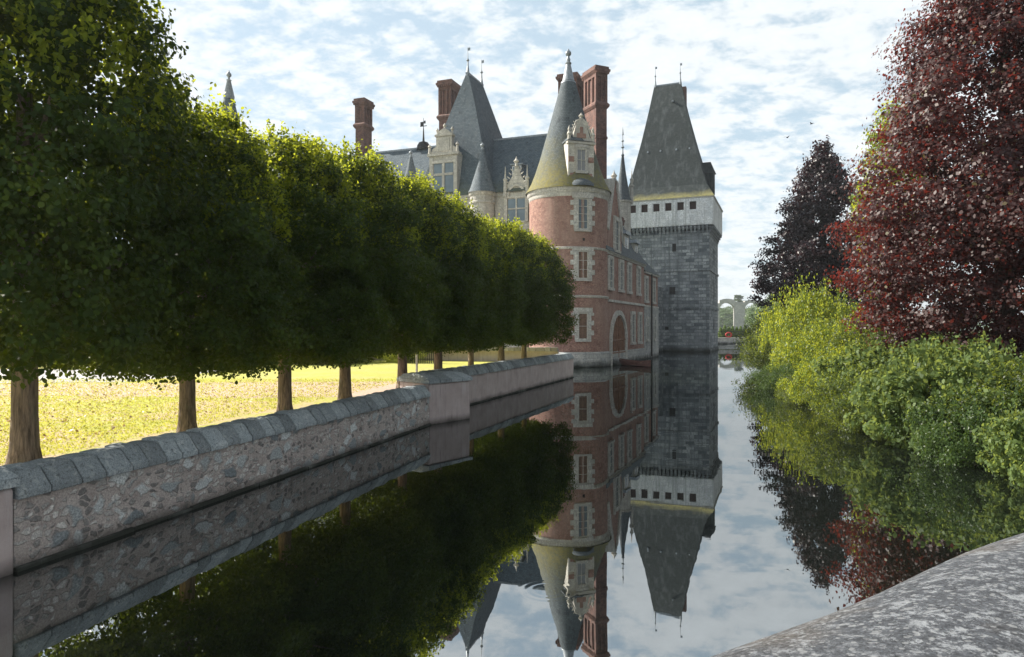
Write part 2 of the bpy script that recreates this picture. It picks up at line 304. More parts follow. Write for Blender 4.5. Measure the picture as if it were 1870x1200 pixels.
# ------------------------------------------------------------------ mesh helpers
COL = scene.collection
class MB:
    def __init__(s): s.v = []; s.f = []; s.uv = []
    def face(s, pts, uv=None):
        i = len(s.v); s.v += [tuple(p) for p in pts]; s.f.append(tuple(range(i, i + len(pts))))
        if uv is None:
            P = [Vector(p) for p in pts]; n = Vector((0, 0, 0))
            for k in range(len(P)): n += P[k].cross(P[(k + 1) % len(P)])
            n = n.normalized() if n.length > 1e-9 else Vector((0, 0, 1))
            if abs(n.z) > .97: uv = [(p.x, p.y) for p in P]
            else:
                t = Vector((0, 0, 1)).cross(n).normalized(); w = n.cross(t)
                uv = [(p.dot(t), p.dot(w)) for p in P]
        s.uv += list(uv)
    def hexa(s, c):   # c: 8 corners, bottom 4 ccw then top 4
        for q in ((3, 2, 1, 0), (4, 5, 6, 7), (0, 1, 5, 4), (1, 2, 6, 5), (2, 3, 7, 6), (3, 0, 4, 7)): s.face([c[i] for i in q])
        return s
    def box(s, x0, x1, y0, y1, z0, z1):
        return s.hexa([(x0, y0, z0), (x1, y0, z0), (x1, y1, z0), (x0, y1, z0), (x0, y0, z1), (x1, y0, z1), (x1, y1, z1), (x0, y1, z1)])
    def rbox(s, cx, cy, w, d, z0, z1, ang=0, w2=None, d2=None):
        ca, sa = math.cos(ang), math.sin(ang); w2 = w if w2 is None else w2; d2 = d if d2 is None else d2
        def q(w_, d_, z): return [(cx + ca * x - sa * y, cy + sa * x + ca * y, z) for x, y in ((-w_/2, -d_/2), (w_/2, -d_/2), (w_/2, d_/2), (-w_/2, d_/2))]
        return s.hexa(q(w, d, z0) + q(w2, d2, z1))
    def mbox(s, mp, s0, s1, z0, z1, d0, d1, step=None):   # box in wall coordinates: s along, z up, d outwards
        n = max(1, int(math.ceil((s1 - s0) / step))) if step else 1
        for k in range(n):
            a = s0 + (s1 - s0) * k / n; b = s0 + (s1 - s0) * (k + 1) / n
            c = [mp(a, z0, d1), mp(b, z0, d1), mp(b, z0, d0), mp(a, z0, d0), mp(a, z1, d1), mp(b, z1, d1), mp(b, z1, d0), mp(a, z1, d0)]
            fs = [(3, 2, 1, 0), (4, 5, 6, 7), (0, 1, 5, 4)]
            if k == 0: fs.append((3, 0, 4, 7))
            if k == n - 1: fs.append((1, 2, 6, 5))
            for q in fs: s.face([c[i] for i in q])
        return s
    def lathe(s, prof, seg=48, cx=0, cy=0, cap=True, a0=0, a1=2 * math.pi):   # prof [(r, z)]
        L = 0
        for i in range(len(prof) - 1):
            (r0, z0), (r1, z1) = prof[i], prof[i + 1]; L1 = L + math.hypot(r1 - r0, z1 - z0); rm = max(r0, r1, .3)
            for k in range(seg):
                a = a0 + (a1 - a0) * k / seg; b = a0 + (a1 - a0) * (k + 1) / seg
                p = [(cx + r0 * math.cos(a), cy + r0 * math.sin(a), z0), (cx + r0 * math.cos(b), cy + r0 * math.sin(b), z0),
                     (cx + r1 * math.cos(b), cy + r1 * math.sin(b), z1), (cx + r1 * math.cos(a), cy + r1 * math.sin(a), z1)]
                u = [(a * rm, L), (b * rm, L), (b * rm, L1), (a * rm, L1)]
                if r1 < 1e-4: p.pop(); u.pop()
                elif r0 < 1e-4: p.pop(1); u.pop(1)
                s.face(p, u)
            L = L1
        return s
    def rings(s, R_, close=True):     # list of rings (same count) skinned together
        for i in range(len(R_) - 1):
            A, B = R_[i], R_[i + 1]; n = len(A)
            for k in range(n if close else n - 1):
                j = (k + 1) % n; s.face([A[k], A[j], B[j], B[k]])
        return s
    def tube(s, a, b, r0, r1, seg=8):
        a, b = Vector(a), Vector(b); d = (b - a).normalized(); t = d.orthogonal().normalized(); w = d.cross(t)
        ra = [a + (t * math.cos(2*math.pi*k/seg) + w * math.sin(2*math.pi*k/seg)) * r0 for k in range(seg)]
        rb = [b + (t * math.cos(2*math.pi*k/seg) + w * math.sin(2*math.pi*k/seg)) * r1 for k in range(seg)]
        s.rings([ra, rb]); s.face(ra[::-1]); s.face(rb); return s
    def prism(s, poly, mp, d0, d1):   # polygon in (s,z) extruded along d
        A = [mp(x, z, d1) for x, z in poly]; B = [mp(x, z, d0) for x, z in poly]
        s.face(A); s.face(B[::-1])
        for k in range(len(poly)):
            j = (k + 1) % len(poly); s.face([A[j], A[k], B[k], B[j]])
        return s
    def build(s, name, mat, parent=None, smooth=False):
        me = bpy.data.meshes.new(name); me.from_pydata(s.v, [], s.f)
        ul = me.uv_layers.new(name='UVMap'); ul.data.foreach_set('uv', [c for q in s.uv for c in q])
        me.materials.append(mat)
        me.validate()
        if smooth:
            import bmesh
            bm = bmesh.new(); bm.from_mesh(me); bmesh.ops.remove_doubles(bm, verts=bm.verts, dist=1e-4); bm.to_mesh(me); bm.free()
            me.polygons.foreach_set('use_smooth', [True] * len(me.polygons))
            me.set_sharp_from_angle(angle=R(50))
        o = bpy.data.objects.new(name, me); COL.objects.link(o)
        if parent: o.parent = parent
        return o
def tag(o, label=None, cat=None, group=None, kind=None):
    if label: o['label'] = label
    if cat: o['category'] = cat
    if group: o['group'] = group
    if kind: o['kind'] = kind
    return o
def empty(name, loc, rz=0, label=None, cat=None, group=None):
    o = bpy.data.objects.new(name, None); COL.objects.link(o); o.empty_display_size = .3
    o.location = loc; o.rotation_euler = (0, 0, rz); return tag(o, label, cat, group)
def copy_tree(o, parent=None):
    c = o.copy(); COL.objects.link(c)
    if parent: c.parent = parent
    for ch in list(o.children): copy_tree(ch, c)
    return c
def plane_map(ox, oy, tx, ty, nx, ny):
    return lambda s, z, d: (ox + tx * s + nx * d, oy + ty * s + ny * d, z)
def cyl_map(Rr):    # s measured around the tower from its local -Y, to the viewer's right
    return lambda s, z, d: ((Rr + d) * math.sin(s / Rr), -(Rr + d) * math.cos(s / Rr), z)

def window(parent, mp, sc, z0, w, h, mat='trim', quoin=True, proud=.14, cols=2, rows=3, fill='glass', bw=.28, step=None, sill=True, name='window', lint=.42):
    m = MB(); x0, x1 = sc - w / 2, sc + w / 2; z1 = z0 + h
    if quoin:
        k = 0; z = z0 - .1; qh = .42
        while z < z1 + .05:
            zz = min(z + qh, z1 + .05); e = bw + (.30 if k % 2 else 0.02)
            m.mbox(mp, x0 - e, x0, z, zz - .012, 0, proud + .004 * (k % 3), step); m.mbox(mp, x1, x1 + e, z, zz - .012, 0, proud + .004 * (k % 3), step); z = zz; k += 1
        m.mbox(mp, x0 - bw - .15, x1 + bw + .15, z1 + .05, z1 + .05 + lint, 0, proud + .02, step)
    else:
        m.mbox(mp, x0 - bw, x0, z0, z1, 0, proud, step); m.mbox(mp, x1, x1 + bw, z0, z1, 0, proud, step)
        m.mbox(mp, x0 - bw, x1 + bw, z1, z1 + bw * 1.1, 0, proud + .01, step)
    if sill: m.mbox(mp, x0 - bw * .9, x1 + bw * .9, z0 - .22, z0 - .1 if quoin else z0, 0, proud + .09, step)
    wo = m.build(name, M[mat], parent)
    f = MB(); t = .035; d0, d1 = .03, .085
    f.mbox(mp, x0, x0 + t * 1.4, z0 - (.1 if quoin else 0), z1, d0, d1); f.mbox(mp, x1 - t * 1.4, x1, z0 - (.1 if quoin else 0), z1, d0, d1)
    f.mbox(mp, x0 + t * 1.4, x1 - t * 1.4, z1 - t * 1.5, z1 + .04, d0, d1); f.mbox(mp, x0 + t * 1.4, x1 - t * 1.4, z0 - (.1 if quoin else 0), z0 + t * 1.5, d0, d1)
    for k in range(1, cols):
        x = x0 + w * k / cols; f.mbox(mp, x - t / 2, x + t / 2, z0 + t * 1.5, z1 - t * 1.5, d0, d1 - .004)
    for k in range(1, rows):
        z = z0 + h * k / rows; f.mbox(mp, x0 + t * 1.4, x1 - t * 1.4, z - t / 2, z + t / 2, d0, d1 - .008)
    f.build('frame', M['wood_frame'], wo)
    MB().mbox(mp, x0 - .02, x1 + .02, z0 - .08, z1 + .03, .005, .025).build('glass' if fill == 'glass' else 'shutter', M[fill], wo)
    return wo

def hip_roof(m, x0, x1, y0, y1, z0, zr, rx0, rx1, ry0, ry1, flare=.0, fz=0, cx=None):
    """four sided roof up to a ridge (rx0..rx1, ry0..ry1); flare = outward kick at the eaves"""
    def ring(a, b, c, d, z): return [(a, c, z), (b, c, z), (b, d, z), (a, d, z)]
    R0 = ring(x0 - flare, x1 + flare, y0 - flare, y1 + flare, z0)
    Rs = [R0]
    if flare:
        t = fz / (zr - z0); Rs.append(ring(x0 + (rx0 - x0) * t, x1 + (rx1 - x1) * t, y0 + (ry0 - y0) * t, y1 + (ry1 - y1) * t, z0 + fz))
    Rs.append(ring(rx0, rx1, ry0, ry1, zr))
    m.rings(Rs); m.face(Rs[0][::-1]); m.face(Rs[-1]); return m

def chimney(parent, cx, cy, w, d, z0, z1, ang, zc, zs, slots_w=3, slots_d=3):
    m = MB(); e = .15
    m.rbox(cx, cy, w - .1, d - .1, z0, zc, ang)                                     # lower shaft
    m.rbox(cx, cy, w + .02, d + .02, zs - .12, zs + .12, ang)
    m.rbox(cx, cy, w, d, zc, zc + .22, ang, w + .3, d + .3); m.rbox(cx, cy, w + .3, d + .3, zc + .22, zc + .40, ang)
    m.rbox(cx, cy, w + .3, d + .3, zc + .4, zc + .6, ang, w, d)
    zt = z1 - .75
    m.rbox(cx, cy, w - 2 * e, d - 2 * e, zc + .6, zt, ang)                           # recessed core
    ca, sa = math.cos(ang), math.sin(ang)
    def rib(x, y, rw, rd, a=zc + .6, b=zt): m.rbox(cx + ca * x - sa * y, cy + sa * x + ca * y, rw, rd, a, b, ang)
    for sx in (-1, 1):
        for sy in (-1, 1): rib(sx * (w / 2 - .13), sy * (d / 2 - .13), .26, .26)
    for k in range(1, slots_w):
        x = -w / 2 + w * k / slots_w
        for sy in (-1, 1): rib(x, sy * (d / 2 - .09), .13, .15, zc + .61, zt - .003)
    for k in range(1, slots_d):
        y = -d / 2 + d * k / slots_d
        for sx in (-1, 1): rib(sx * (w / 2 - .09), y, .15, .13, zc + .61, zt - .003)
    rib(0, 0, w - .02, d - .02, zt - .25, zt - .005)
    # pierced diaper pattern on the lower shaft: proud lozenges
    for k in range(3):
        for j in range(3):
            for sy in (-1, 1): rib((j - 1) * w * .26, sy * (d / 2 - .05), .16, .05, zs + .5 + k * .62, zs + .82 + k * .62)
    o = m.build('chimney', M['brick_dark'], parent)
    c = MB(); c.rbox(cx, cy, w, d, zt, zt + .3, ang, w + .42, d + .42); c.rbox(cx, cy, w + .42, d + .42, zt + .3, zt + .5, ang)
    c.rbox(cx, cy, w + .2, d + .2, zt + .5, z1, ang)
    for k in range(7):
        x = -w / 2 - .1 + (w + .2) * (k + .5) / 7
        for sy in (-1, 1): c.rbox(cx + ca * x - sa * sy * (d / 2 + .17), cy + sa * x + ca * sy * (d / 2 + .17), .14, .1, zt + .02, zt + .3, ang)
    c.build('cap', M['brick_dark'], o); return o

def finial(parent, x, y, z, h, mat='lead', name='finial'):
    m = MB(); m.lathe([(.22, z - .3), (.2, z), (.09, z + h * .28), (.07, z + h * .45), (.16, z + h * .5), (.05, z + h * .56), (.025, z + h * .8), (.02, z + h)], 8, x, y)
    m.rbox(x + .12, y, .3, .03, z + h * .86, z + h * .97)
    return m.build(name, M[mat], parent)

# ------------------------------------------------------------------ setting: water, ground
def flat(name, pts, z, mat, label=None):
    m = MB(); m.face([(x, y, z) for x, y in pts]); o = m.build(name, mat); tag(o, label, None, None, 'structure'); return o
def water_mat():
    g = G('moat_water'); pos = g.n('ShaderNodeNewGeometry').outputs['Position']
    mp = g.n('ShaderNodeMapping'); g.put(pos, mp.inputs[0]); mp.inputs['Scale'].default_value = (.5, 1.2, 1)
    h = g.math('ADD', g.math('MULTIPLY', g.noise(mp.outputs[0], .5, 2, .5), 1.0), g.math('MULTIPLY', g.noise(mp.outputs[0], 3.0, 2, .5), .06))
    for cx, cy, wl, rad in ((.45, 8.6, 55, .42), (4.9, 16.3, 40, .45)):      # two small rings where something touched the water
        vd = g.n('ShaderNodeVectorMath'); vd.operation = 'DISTANCE'; g.put(pos, vd.inputs[0]); vd.inputs[1].default_value = (cx, cy, 0); d_ = vd.outputs['Value']
        h = g.math('ADD', h, g.math('MULTIPLY', g.math('SINE', g.math('MULTIPLY', d_, wl)), g.math('MULTIPLY', g.rng(d_, rad, rad * .7), g.rng(d_, rad * .3, rad * .6, 0, .035))))
    b = g.n('ShaderNodeBump'); b.inputs['Strength'].default_value = .10; b.inputs['Distance'].default_value = .03; g.put(h, b.inputs['Height'])
    fr = g.n('ShaderNodeFresnel'); fr.inputs[0].default_value = 6.0; g.put(b.outputs[0], fr.inputs['Normal'])
    gl = g.n('ShaderNodeBsdfGlossy'); gl.inputs['Color'].default_value = (.93, .96, .97, 1); gl.inputs['Roughness'].default_value = .012
    g.put(b.outputs[0], gl.inputs['Normal'])
    df = g.n('ShaderNodeBsdfDiffuse'); df.inputs['Color'].default_value = (.006, .008, .006, 1)
    ms = g.n('ShaderNodeMixShader'); L = g.nt.links.new; L(fr.outputs[0], ms.inputs[0]); L(df.outputs[0], ms.inputs[1]); L(gl.outputs[0], ms.inputs[2])
    L(ms.outputs[0], g.out.inputs[0]); return g.m
M['water'] = water_mat()
flat('water', [(-400, -60), (400, -60), (400, 147), (-400, 147)], 0, M['water'])

W0, W1 = Vector((-6.75, 9.25)), Vector((-2.83, 23.4))
V0, V1 = Vector((-3.55, 24.7)), Vector((4.15, 46.2))
# lawn behind the walls
flat('lawn', [(-300, -30), (-17.6, -30), (-7.1, 9.25), (-3.2, 23.5), (-3.9, 24.8), (3.8, 46.3), (3.2, 47.6), (-8, 49.6), (-300, 52)], 1.0, M['lawn'])
flat('gravel_path', [(-60, 24.5), (-18, 23.6), (-9, 22.6), (-3.6, 23.2), (-3.4, 26.0), (-4.5, 29.6), (-12, 29.2), (-20, 28.0), (-60, 27.0)], 1.004, M['gravel'])
flat('paved_path', [(-70, 29.0), (-24, 28.4), (-16.5, 29.2), (-15.5, 38), (-70, 40)], 1.008, M['paving'])
# far ground, castle ground
flat('ground', [(-3000, 72), (-36, 72), (-30, 78), (6, 76), (20, 112), (37, 132), (39, 146), (57, 146), (3000, 146), (3000, 2200), (-3000, 2200)], .95, M['ground'])
bank_pts = [(11.6, -40), (11.6, 0), (11.4, 8), (11.1, 15), (11.0, 19), (12.2, 26), (15.4, 41), (22.5, 62), (34.5, 95), (48, 128), (54, 146)]
m = MB(); secs = [(-1.2, -.6), (0, -.05), (.8, .35), (2.5, .75), (8, 1.0), (60, 1.6), (2500, 1.6)]
rows_ = [[(x + dx, y, z + (rng.uniform(-.06, .06) if 0 < dx < 9 else 0)) for dx, z in secs] for x, y in bank_pts]
for i in range(len(rows_) - 1):
    for k in range(len(secs) - 1): m.face([rows_[i][k], rows_[i][k+1], rows_[i+1][k+1], rows_[i+1][k]])
tag(m.build('right_bank', M['bank'], None, True), None, None, None, 'structure')

# ------------------------------------------------------------------ moat walls
def garden_wall(name, A, B, thick, h, hc, cop_w, cop_mat, mat, label, foot=True, cat='wall', skip=(0, 0), ledge=.0):
    """A,B: canal-side foot line; thickness to the left of A->B"""
    d = (B - A); Ln = d.length; t = d / Ln; nrm = Vector((t.y, -t.x))            # points to the canal (right of A->B)
    root = empty(name, (A.x, A.y, 0), 0, label, cat)
    mp = plane_map(0, 0, t.x, t.y, nrm.x, nrm.y)
    m = MB(); nseg = max(2, int(Ln / .5)); nz = 4
    # slightly uneven face
    grid = [[(Ln * i / nseg, -1.0 + (h + 1.0) * j / nz if j else -1.0) for j in range(nz + 1)] for i in range(nseg + 1)]
    jit = [[rng.uniform(-.018, .018) for j in range(nz + 1)] for i in range(nseg + 1)]
    for i in range(nseg):
        for j in range(nz):
            q = [(i, j), (i + 1, j), (i + 1, j + 1), (i, j + 1)]
            m.face([mp(grid[a][b][0], grid[a][b][1], jit[a][b]) for a, b in q], [(grid[a][b][0], grid[a][b][1]) for a, b in q])
    m.mbox(mp, 0, Ln, -1, h, -thick, -.03)
    m.build('wall', mat, root)
    if foot:
        f = MB(); s = 0
        while s < Ln:
            l = rng.uniform(.5, 1.1); f.mbox(mp, s, min(Ln, s + l), -.6, .045 + rng.uniform(-.01, .015), -.02, .07 + rng.uniform(-.015, .015)); s += l
        f.build('footing', M['plinth'], root)
    s = skip[0]; wv = cop_w
    while s < Ln - skip[1] - .05:
        l = wv * rng.uniform(.8, 1.3); e = min(Ln - skip[1], s + l); gp = .012
        o = .07 + rng.uniform(-.02, .02); zt = hc + rng.uniform(-.015, .015); sk = rng.uniform(-.02, .02)
        prof = [(o, h - .01), (o + .005, h + .08), (o - .05, h + .14), (-.12, zt - .045), (-.19, zt), (-thick - .03, zt + .005), (-thick - .05, h)]
        a, b = [], []
        for d_, z_ in prof:
            j1, j2 = rng.uniform(-.009, .009), rng.uniform(-.009, .009)
            a.append(mp(s + gp, z_ + j1, d_ + sk)); b.append(mp(e - gp, z_ + j2, d_ + sk * .5))
        mid = [tuple((p[i] + q[i]) / 2 + (.012 if i == 2 and 0 < k < 6 else 0) for i in range(3)) for k, (p, q) in enumerate(zip(a, b))]
        c = MB(); c.rings([a, mid, b]); c.face(a[::-1]); c.face(b); st = c.build('coping_stone', cop_mat, root, True); s = e
        bv = st.modifiers.new('b', 'BEVEL'); bv.width = .015; bv.segments = 2; bv.limit_method = 'ANGLE'
    # dark bedding under the coping stones
    return root
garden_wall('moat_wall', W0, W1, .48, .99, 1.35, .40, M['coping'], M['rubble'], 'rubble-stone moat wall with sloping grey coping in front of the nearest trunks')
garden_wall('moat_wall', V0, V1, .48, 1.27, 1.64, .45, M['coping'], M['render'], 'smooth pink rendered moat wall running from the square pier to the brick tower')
garden_wall('garden_wall', Vector((3.2, 46.6)), Vector((-8.5, 49.4)), .45, .75 + 1.0, 2.02, .5, M['coping_warm'], M['render'], 'low cross wall with sunlit coping behind the far tree trunks, at the edge of the lawn', foot=False)
garden_wall('garden_wall', Vector((-8.6, 49.4)), Vector((-60, 51.5)), .45, 1.5, 1.75, 1.2, M['coping_warm'], M['render'], 'long low pale wall closing the lawn far behind the nearest trees', foot=False)

def pier(name, quad, h, hc, label, stones):
    cx = sum(p[0] for p in quad) / 4; cy = sum(p[1] for p in quad) / 4
    root = empty(name, (cx, cy, 0), 0, label, 'wall pier')
    q = [(x - cx, y - cy) for x, y in quad]
    m = MB(); m.hexa([(x, y, -1) for x, y in q] + [(x * .985, y * .985, h) for x, y in q])
    w = m.build('pier', M['render'], root, True); b = w.modifiers.new('b', 'BEVEL'); b.width = .06; b.segments = 3
    def lerp(a, b_, t): return (a[0] + (b_[0] - a[0]) * t, a[1] + (b_[1] - a[1]) * t)
    for k in range(stones):
        t0, t1 = k / stones + .006, (k + 1) / stones - .006
        f0, f1 = lerp(q[0], q[1], t0), lerp(q[0], q[1], t1); b0, b1 = lerp(q[3], q[2], t0), lerp(q[3], q[2], t1)
        e = 1.07; fo = [(f0[0] * e, f0[1] * e), (f1[0] * e, f1[1] * e), (b1[0] * e, b1[1] * e), (b0[0] * e, b0[1] * e)]
        i0, i1 = lerp(f0, b0, .30), lerp(f1, b1, .30); j0, j1 = lerp(f0, b0, .75), lerp(f1, b1, .75)
        c = MB(); z = h + .003 * k
        c.hexa([(x, y, h) for x, y in fo] + [(x, y, h + .12) for x, y in fo])
        dz = rng.uniform(-.015, .015)
        c.hexa([(x, y, h + .121) for x, y in fo] + [(i0[0], i0[1], hc + dz), (i1[0], i1[1], hc + dz), (j1[0], j1[1], hc + dz), (j0[0], j0[1], hc + dz)])
        st = c.build('coping_stone', M['coping'], root, True); b = st.modifiers.new('b', 'BEVEL'); b.width = .015; b.segments = 2
    return root
pier('wall_pier', [(-2.83, 23.35), (-1.52, 25.05), (-2.75, 26.3), (-4.1, 24.7)], 1.40, 1.70, 'square pink rendered pier with a stone cap where the two moat walls meet', 4)
pier('wall_pier', [(-7.24, 7.6), (-6.70, 9.22), (-7.35, 9.5), (-7.9, 7.9)], 1.16, 1.42, 'pink rendered pier cut off by the left edge, ending the rubble wall', 2)

# ------------------------------------------------------------------ round brick tower
T = empty('round_tower', (5.06, 61.3, 0), R(15.8), 'round brick tower with mossy conical roof and ball finial, rising from the moat', 'tower')
TR = 3.5; cm = cyl_map(TR)
MB().lathe([(TR + .28, -1), (TR + .26, 1.18), (TR + .02, 1.3)], 72).build('plinth', M['plinth'], T, True)
MB().lathe([(TR, 1.25), (TR, 15.0)], 96).build('wall', M['brick'], T, True)
for z in (6.0, 10.12): MB().lathe([(TR, z - .08), (TR + .10, z - .02), (TR + .14, z + .08), (TR, z + .14)], 72).build('string_course', M['trim'], T, True)
MB().lathe([(TR, 14.55), (TR + .05, 14.6), (TR + .05, 14.9), (TR + .14, 14.95), (TR + .2, 15.2), (TR + .22, 15.32), (1, 15.34)], 72).build('cornice', M['trim'], T, True)
prof = [(3.84, 15.30), (3.82, 15.36), (3.36, 16.15), (2.95, 17.2), (2.58, 18.35), (2.18, 19.75), (1.80, 21.1), (1.45, 22.4), (.98, 24.1), (.62, 25.45)]
MB().lathe(prof, 72).build('roof', M['slate_tower'], T, True)
MB().lathe([(.66, 25.2), (.68, 25.35), (.55, 25.5), (.22, 27.0), (.28, 27.05), (.28, 27.15), (.15, 27.25), (.2, 27.45), (.12, 27.6), (.12, 27.75), (.05, 27.8)], 24).build('roof_cap', M['lead'], T, True)
MB().lathe([(.02, 27.72)] + [(.27 * math.sin(a), 28.0 - .27 * math.cos(a)) for a in [i * math.pi / 8 for i in range(1, 8)]] + [(.1, 28.28), (.0, 28.45)], 20).build('ball_finial', M['lead'], T, True)
window(T, cm, 0, 11.75, .86, 2.55, step=.3, rows=4, cols=2, fill='glass', bw=.36)
window(T, cm, 0, 7.55, .86, 2.3, step=.3, rows=3, cols=2, fill='shutter', bw=.36, lint=.28)
window(T, cm, 0, 2.4, .80, 2.2, step=.3, rows=2, cols=1, fill='shutter', bw=.30)

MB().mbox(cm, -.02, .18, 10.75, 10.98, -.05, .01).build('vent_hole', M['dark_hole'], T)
# lucarne on the cone
dmp = plane_map(0, -3.12, 1, 0, 0, -1)
D_ = MB()
D_.box(-1.18, 1.18, -3.10, -.6, 15.7, 19.25)
dor = D_.build('dormer', M['tuffeau'], T)
MB().mbox(dmp, -1.0, 1.0, 15.75, 16.55, -.05, .03).build('brick_apron', M['brick'], dor)
b = MB()
for sx in (-1, 1):
    MB().mbox(dmp, *sorted((sx * .66, sx * 1.14)), 17.5, 17.95, -.05, .03).build('brick_quoin', M['brick'], dor)
b.prism([(-.42, 19.55), (.42, 19.55), (.42, 19.95), (.14, 19.95), (.14, 20.5), (-.14, 20.5), (-.14, 19.95), (-.42, 19.95)], dmp, .0, .09)
b.build('brick_panel', M['brick'], dor)
b = MB(); b.prism([(-1.25, 19.2), (1.25, 19.2), (1.15, 19.5), (.78, 19.6), (.35, 21.1), (.16, 21.25), (-.16, 21.25), (-.35, 21.1), (-.78, 19.6), (-1.15, 19.5)], dmp, -.35, .05)
b.mbox(dmp, -1.28, 1.28, 19.05, 19.22, -.3, .14)
for sx in (-1, 1):
    x = sx * 1.08
    b.lathe([(.17, 19.2), (.15, 19.75), (.22, 19.85), (.1, 20.1), (.14, 20.25), (0, 20.6)], 8, x, -3.1)
    b.tube((sx * .95, -3.15, 19.75), (sx * .42, -3.15, 21.05), .09, .07, 6)
    for k in range(4):
        t = k / 3.5; b.tube((sx * (.9 - .42 * t), -3.15, 19.95 + t), (sx * (1.08 - .42 * t), -3.15, 20.1 + t), .07, .03, 5)
b.lathe([(.14, 21.1), (.12, 21.35), (.24, 21.45), (.1, 21.6), (0, 21.75)], 8, 0, -3.1)
b.build('gable', M['tuffeau'], dor)
b = MB(); b.mbox(dmp, -.62, .62, 18.75, 18.95, 0, .16); b.mbox(dmp, -.5, .5, 18.95, 19.02, 0, .1); b.build('hood_mould', M['trim'], dor)
window(dor, dmp, 0, 16.75, .86, 1.85, quoin=False, rows=2, cols=2, fill='blind', bw=.14, proud=.10) if False else None
w_ = window(T, dmp, 0, 16.75, .80, 1.85, quoin=False, rows=2, cols=2, fill='blind', bw=.13, proud=.11)
b = MB(); b.hexa([(-1.3, -3.3, 19.28), (0, -3.3, 19.3), (0, -.5, 19.3), (-1.3, -.5, 19.28), (-1.28, -2.7, 19.4), (0, -2.7, 20.7), (0, -.2, 20.7), (-1.28, -.2, 19.4)])
b.hexa([(0, -3.3, 19.3), (1.3, -3.3, 19.28), (1.3, -.5, 19.28), (0, -.5, 19.3), (0, -2.7, 20.7), (1.28, -2.7, 19.4), (1.28, -.2, 19.4), (0, -.2, 20.7)])
b.build('dormer_roof', M['slate_wing'], T)
b = MB(); b.lathe([(1.25, 0), (1.2, .25), (.95, .55), (.55, .78), (0, .86)], 24); 
b.v = [(x, y - 2.9, z * .9 + 15.36) for x, y, z in b.v]; b.build('hood_roof', M['slate_wing'], T, True)

# ------------------------------------------------------------------ canal wing
WNG = empty('canal_wing', (8.52, 60.7, 0), R(-23.5), 'long red brick wing with an arched water door, between round tower and grey keep', 'building')
fm = plane_map(0, 0, 0, 1, 1, 0)
LW = 22.1
m = MB()
m.box(-8, 0, 0.0, 14.5, 1.2, 10.0); m.box(-8, -.05, 14.5, LW, 5.75, 9.4)
m.build('wall', M['brick'], WNG)
MB().box(-8, .10, 0, 14.5, -1, 1.2).build('plinth', M['plinth'], WNG)
MB().box(-8, .06, 14.5, LW, -1, 5.7).build('stone_base', M['plinth'], WNG)
m = MB(); m.mbox(fm, 0, 14.5, 5.7, 5.92, 0, .12); m.mbox(fm, 14.5, LW + .06, 5.7, 5.86, -.05, .10); m.build('string_course', M['trim'], WNG)
m = MB(); m.mbox(fm, -.2, 14.6, 9.95, 10.12, -.1, .14); m.mbox(fm, -.2, 14.62, 10.12, 10.28, -.1, .26)
m.mbox(fm, 14.62, LW + .1, 9.35, 9.55, -.2, .16); m.build('cornice', M['trim'], WNG)
m = MB(); m.hexa([(-8.2, -1, 10.2), (.3, -1, 10.2), (.3, 14.6, 10.2), (-8.2, 14.6, 10.2), (-4.2, 1.0, 18.2), (-3.9, 1.0, 18.2), (-3.9, 10.6, 18.2), (-4.2, 10.6, 18.2)])
m.build('roof', M['slate_wing'], WNG)
m = MB(); m.hexa([(-8.2, 14.6, 9.5), (.2, 14.62, 9.5), (.2, LW + .2, 9.5), (-8.2, LW + .2, 9.5), (-4.2, 12.6, 14.3), (-3.9, 12.6, 14.3), (-3.9, 18.5, 14.3), (-4.2, 18.5, 14.3)])
m.build('roof', M['slate_wing'], WNG)
MB().rbox(-4.05, 5.8, .3, 9.8, 18.15, 18.32).build('ridge', M['lead'], WNG)
for t in (.75, 4.5, 7.7, 11.7): window(WNG, fm, t, 6.95, 1.15, 2.6, quoin=False, rows=4, cols=2, bw=.26, proud=.15)
for t in (15.6, 19.5): window(WNG, plane_map(-.05, 0, 0, 1, 1, 0), t, 6.35, 1.2, 2.45, quoin=False, rows=4, cols=2, bw=.26, proud=.15)
for t in (9.2, 12.3): window(WNG, fm, t, 1.9, 1.15, 2.85, quoin=False, rows=4, cols=2, bw=.26, proud=.15)
for t in (15.9, 19.9): window(WNG, plane_map(.06, 0, 0, 1, 1, 0), t, 2.1, .9, 2.3, quoin=False, rows=3, cols=2, bw=.2, proud=.08)
MB().tube((.2, 17.6, .2), (.2, 17.6, 9.4), .09, .09, 8).build('downpipe', M['iron'], WNG)
# arched water door
tc0, hw, zs_ = 3.45, 2.55, 2.15
arc = [(tc0 + hw * math.cos(a), zs_ + hw * .95 * math.sin(a)) for a in [math.pi * i / 24 for i in range(25)]]
m = MB(); outer = [(tc0 + (hw + .42) * math.cos(a), zs_ + (hw * .95 + .42) * math.sin(a)) for a in [math.pi * i / 24 for i in range(25)]]
for i in range(24):
    A = [outer[i], outer[i + 1], arc[i + 1], arc[i]]; m.prism(A, fm, 0, .22 + .006 * (i % 2))
for sx in (-1, 1): m.mbox(fm, *sorted((tc0 + sx * hw, tc0 + sx * (hw + .40))), -.2, zs_, 0, .2)
dr = m.build('door', M['trim'], WNG)
m = MB(); pts = [(tc0 - hw, .55)] + arc[::-1] + [(tc0 + hw, .55)]
m.prism(pts[::-1], fm, -.02, .03); m.build('door_leaf', M['door_wood'], dr)
m = MB()
for k in range(-4, 5):
    x = tc0 + k * .55; zt = zs_ + .95 * math.sqrt(max(0, hw * hw - (k * .55) ** 2)) - .12
    m.mbox(fm, x - .07, x + .07, .6, zt, .03, .09 if k else .13)
for z in (1.0, 2.2): m.mbox(fm, tc0 - hw + .05, tc0 + hw - .05, z, z + .14, .03, .11)
